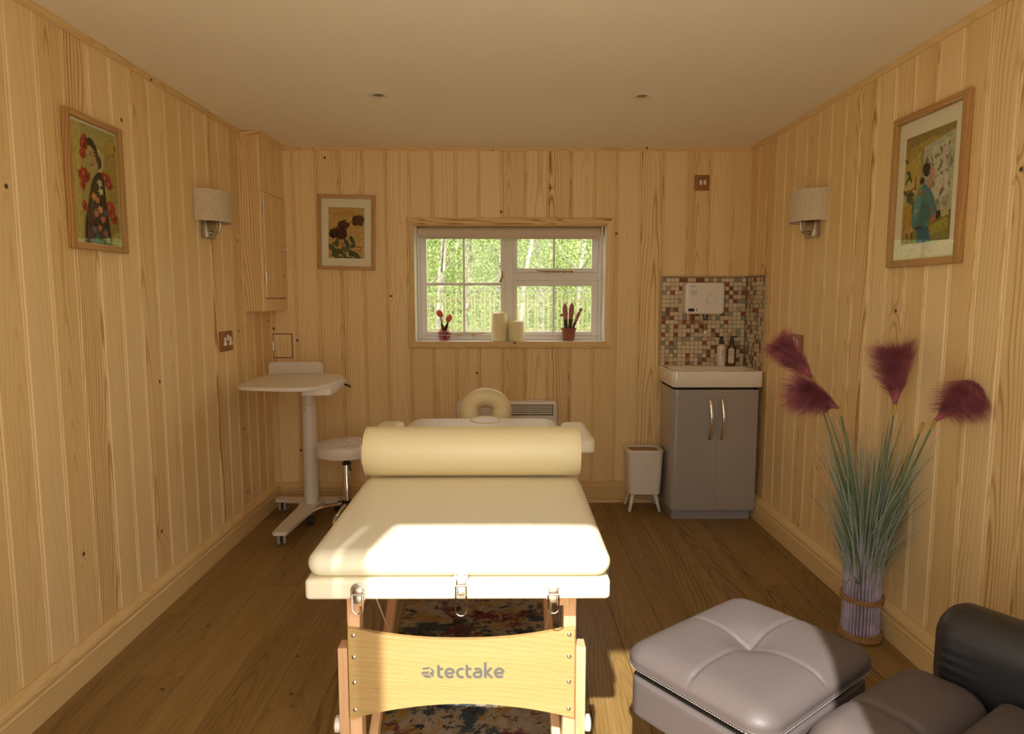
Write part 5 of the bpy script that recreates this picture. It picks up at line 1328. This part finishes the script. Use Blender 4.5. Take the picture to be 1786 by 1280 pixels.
stem((1.430, 2.26, .905), (gp.x + .01, gp.y - .03, .3), (-.01, 0, 0), True)
bm = B()
for nk, tp, *_ in PL:   # broad leaves that climb with the stems
    for q in range(5):
        e = Vector(nk) + Vector((RG.uniform(-.035, .035), RG.uniform(-.03, .03), RG.uniform(-.12, .03))); e.x = clampx(e.x)
        b0 = gp + Vector((RG.uniform(-.03, .03), RG.uniform(-.04, .0), .35)); m_ = b0.lerp(e, .55) + Vector(((gp.x - e.x) * .22, 0, .03))
        blade(bm, b0, [m_, e], RG.uniform(.0028, .0045), RG.choice((0, 1)), 12)
obj('stem_leaves', bm, [blade_m1, blade_m2, blade_m3], gr, smooth=False, kind='stuff')

# ================================================================== OUTSIDE BEHIND THE WINDOW
RF = random.Random(4)
fe = thing('picket_fence', 'pale chestnut paling fence seen through the window in front of the birches', 'fence', (0, 9.0, .1))
xk = -2.6; YFn = 9.0
while xk < 2.9:
    top_z = 1.42 + RF.uniform(-.05, .07); wd = RF.uniform(.008, .013); ln = RF.uniform(-.03, .03)
    bm = B(); d_ = RF.uniform(-.01, .01)
    prism(bm, [(xk - wd, -.1), (xk + wd, -.1), (xk + wd + ln, top_z - .05), (xk + ln, top_z), (xk - wd + ln, top_z - .05)], 'Y', YFn + d_, YFn + d_ + .015); obj('picket', bm, picket_m, fe, smooth=False)
    xk += RF.uniform(.050, .078)
for zz in (1.275, .875):
    bm = B(); box(bm, -2.7, 3.0, YFn + .03, YFn + .075, zz - .022, zz + .022, bev=.004); obj('fence_rail', bm, picket_m, fe, smooth=False)
bm = B(); tube(bm, [(-2.7 + .2 * k, YFn - .01, 1.405 + .01 * sin(k * 1.7)) for k in range(29)], .004, 5); obj('fence_wire', bm, wire_m, fe)

def foliage_mesh(seed, n, rx, ry, z0, z1, size):
    R = np.random.RandomState(seed)
    # clusters along twigs
    nc = 90; cc = np.stack([R.normal(0, rx * .55, nc), R.normal(0, ry * .55, nc), R.uniform(z0, z1, nc)], 1)
    idx = R.randint(0, nc, n); c = cc[idx] + R.normal(0, 1, (n, 3)) * np.array([.28, .28, .22])
    d1 = R.normal(0, 1, (n, 3)); d1 /= np.linalg.norm(d1, axis=1)[:, None]; d2 = R.normal(0, 1, (n, 3)); d2 -= (d2 * d1).sum(1)[:, None] * d1; d2 /= np.linalg.norm(d2, axis=1)[:, None]
    s = R.uniform(.6, 1.3, n)[:, None] * size
    v = np.stack([c - d1 * s, c - d2 * s * .55, c + d1 * s, c + d2 * s * .55], 1).reshape(-1, 3)
    me = bpy.data.meshes.new('leaves'); me.vertices.add(4 * n); me.vertices.foreach_set('co', v.ravel())
    me.loops.add(4 * n); me.loops.foreach_set('vertex_index', np.arange(4 * n)); me.polygons.add(n); me.polygons.foreach_set('loop_start', np.arange(0, 4 * n, 4)); me.polygons.foreach_set('loop_total', np.full(n, 4))
    me.update(); me.validate(); me.materials.append(foliage_m); return me
leaf_meshes = [foliage_mesh(s, 6000, 1.2, .9, .3, 5.5, .024) for s in (1, 2, 3)]
def trunk_bm(seed, h, r, lean):
    R = random.Random(seed); bm = B(); pts = [(0, 0, 0)]
    for k in range(1, 11): pts.append((lean * h * k / 10 + R.uniform(-.04, .04), R.uniform(-.05, .05), h * k / 10))
    tube(bm, pts, [r * (1 - .07 * k) for k in range(11)], 9)
    for k in range(16):
        i = R.randint(2, 9); a = R.uniform(0, 2 * pi); l_ = R.uniform(.6, 1.6); p = Vector(pts[i]); tube(bm, [p, p + Vector((cos(a) * l_ * .5, sin(a) * l_ * .5, l_ * .45)), p + Vector((cos(a) * l_, sin(a) * l_, l_ * .7))], [r * .28, r * .18, .004], 5)
    return bm
trees = [(-1.75, 12.4, .085, -.01, 'straight birch with thick white trunk, leftmost seen through the window'), (-1.15, 10.6, .07, .07, 'leaning white birch close behind the fence, in left window panes'),
         (-.72, 11.8, .05, .03, 'birch seen just left of the middle window post'),
         (-.35, 13.0, .06, .12, 'slanting birch seen through the second column of window panes'), (.15, 11.4, .045, .1, 'thin leaning birch behind the middle post of the window'),
         (.75, 13.5, .05, -.05, 'slim birch seen through the left pane of the right-hand window half'), (1.15, 12.0, .045, .1, 'thin birch leaning right, behind the rightmost window panes'), (2.0, 14.2, .05, .02, 'birch at the far right edge of the view through the window')]
def gz(x, y): return -.15 + max(0, y - 11) * .17 + .25 * sin(x * .7 + y * .4) * min(1, max(0, (y - 8) / 6))
for k, (tx_, ty_, tr, tl, lb_) in enumerate(trees):
    z0 = gz(tx_, ty_) - .1
    t = thing('birch_tree', lb_, 'tree', (tx_, ty_, z0), group='birches behind the fence')
    bm = trunk_bm(k, 6.5, tr, tl); me = bpy.data.meshes.new('trunk'); bm.to_mesh(me); bm.free(); me.materials.append(bark_m); me.polygons.foreach_set('use_smooth', [True] * len(me.polygons))
    o = bpy.data.objects.new('trunk', me); COL.objects.link(o); o.parent = t
    o = bpy.data.objects.new('foliage', leaf_meshes[k % 3]); COL.objects.link(o); o.parent = t; o['kind'] = 'stuff'; o.rotation_euler = (0, 0, k * 1.3)
# the wood behind: leaves nobody could count, one object
R_ = np.random.RandomState(9); n = 120000
cc = np.stack([R_.uniform(-9, 9, 700), R_.uniform(14.5, 26, 700), R_.uniform(0, 1, 700)], 1); cc[:, 2] = (cc[:, 1] - 11) * .17 + cc[:, 2] * 4.6 - .2
c = cc[R_.randint(0, 700, n)] + R_.normal(0, 1, (n, 3)) * np.array([.42, .4, .32])
d1 = R_.normal(0, 1, (n, 3)); d1 /= np.linalg.norm(d1, axis=1)[:, None]; d2 = R_.normal(0, 1, (n, 3)); d2 -= (d2 * d1).sum(1)[:, None] * d1; d2 /= np.linalg.norm(d2, axis=1)[:, None]
sz = R_.uniform(.6, 1.3, n)[:, None] * .042
v = np.stack([c - d1 * sz, c - d2 * sz * .55, c + d1 * sz, c + d2 * sz * .55], 1).reshape(-1, 3)
me = bpy.data.meshes.new('woodland'); me.vertices.add(4 * n); me.vertices.foreach_set('co', v.ravel())
me.loops.add(4 * n); me.loops.foreach_set('vertex_index', np.arange(4 * n)); me.polygons.add(n); me.polygons.foreach_set('loop_start', np.arange(0, 4 * n, 4)); me.polygons.foreach_set('loop_total', np.full(n, 4))
me.update(); me.materials.append(foliage_m)
o = bpy.data.objects.new('woodland_foliage', me); COL.objects.link(o); o['kind'] = 'stuff'; o['label'] = 'mass of bright spring leaves filling the wood beyond the fence'; o['category'] = 'foliage'
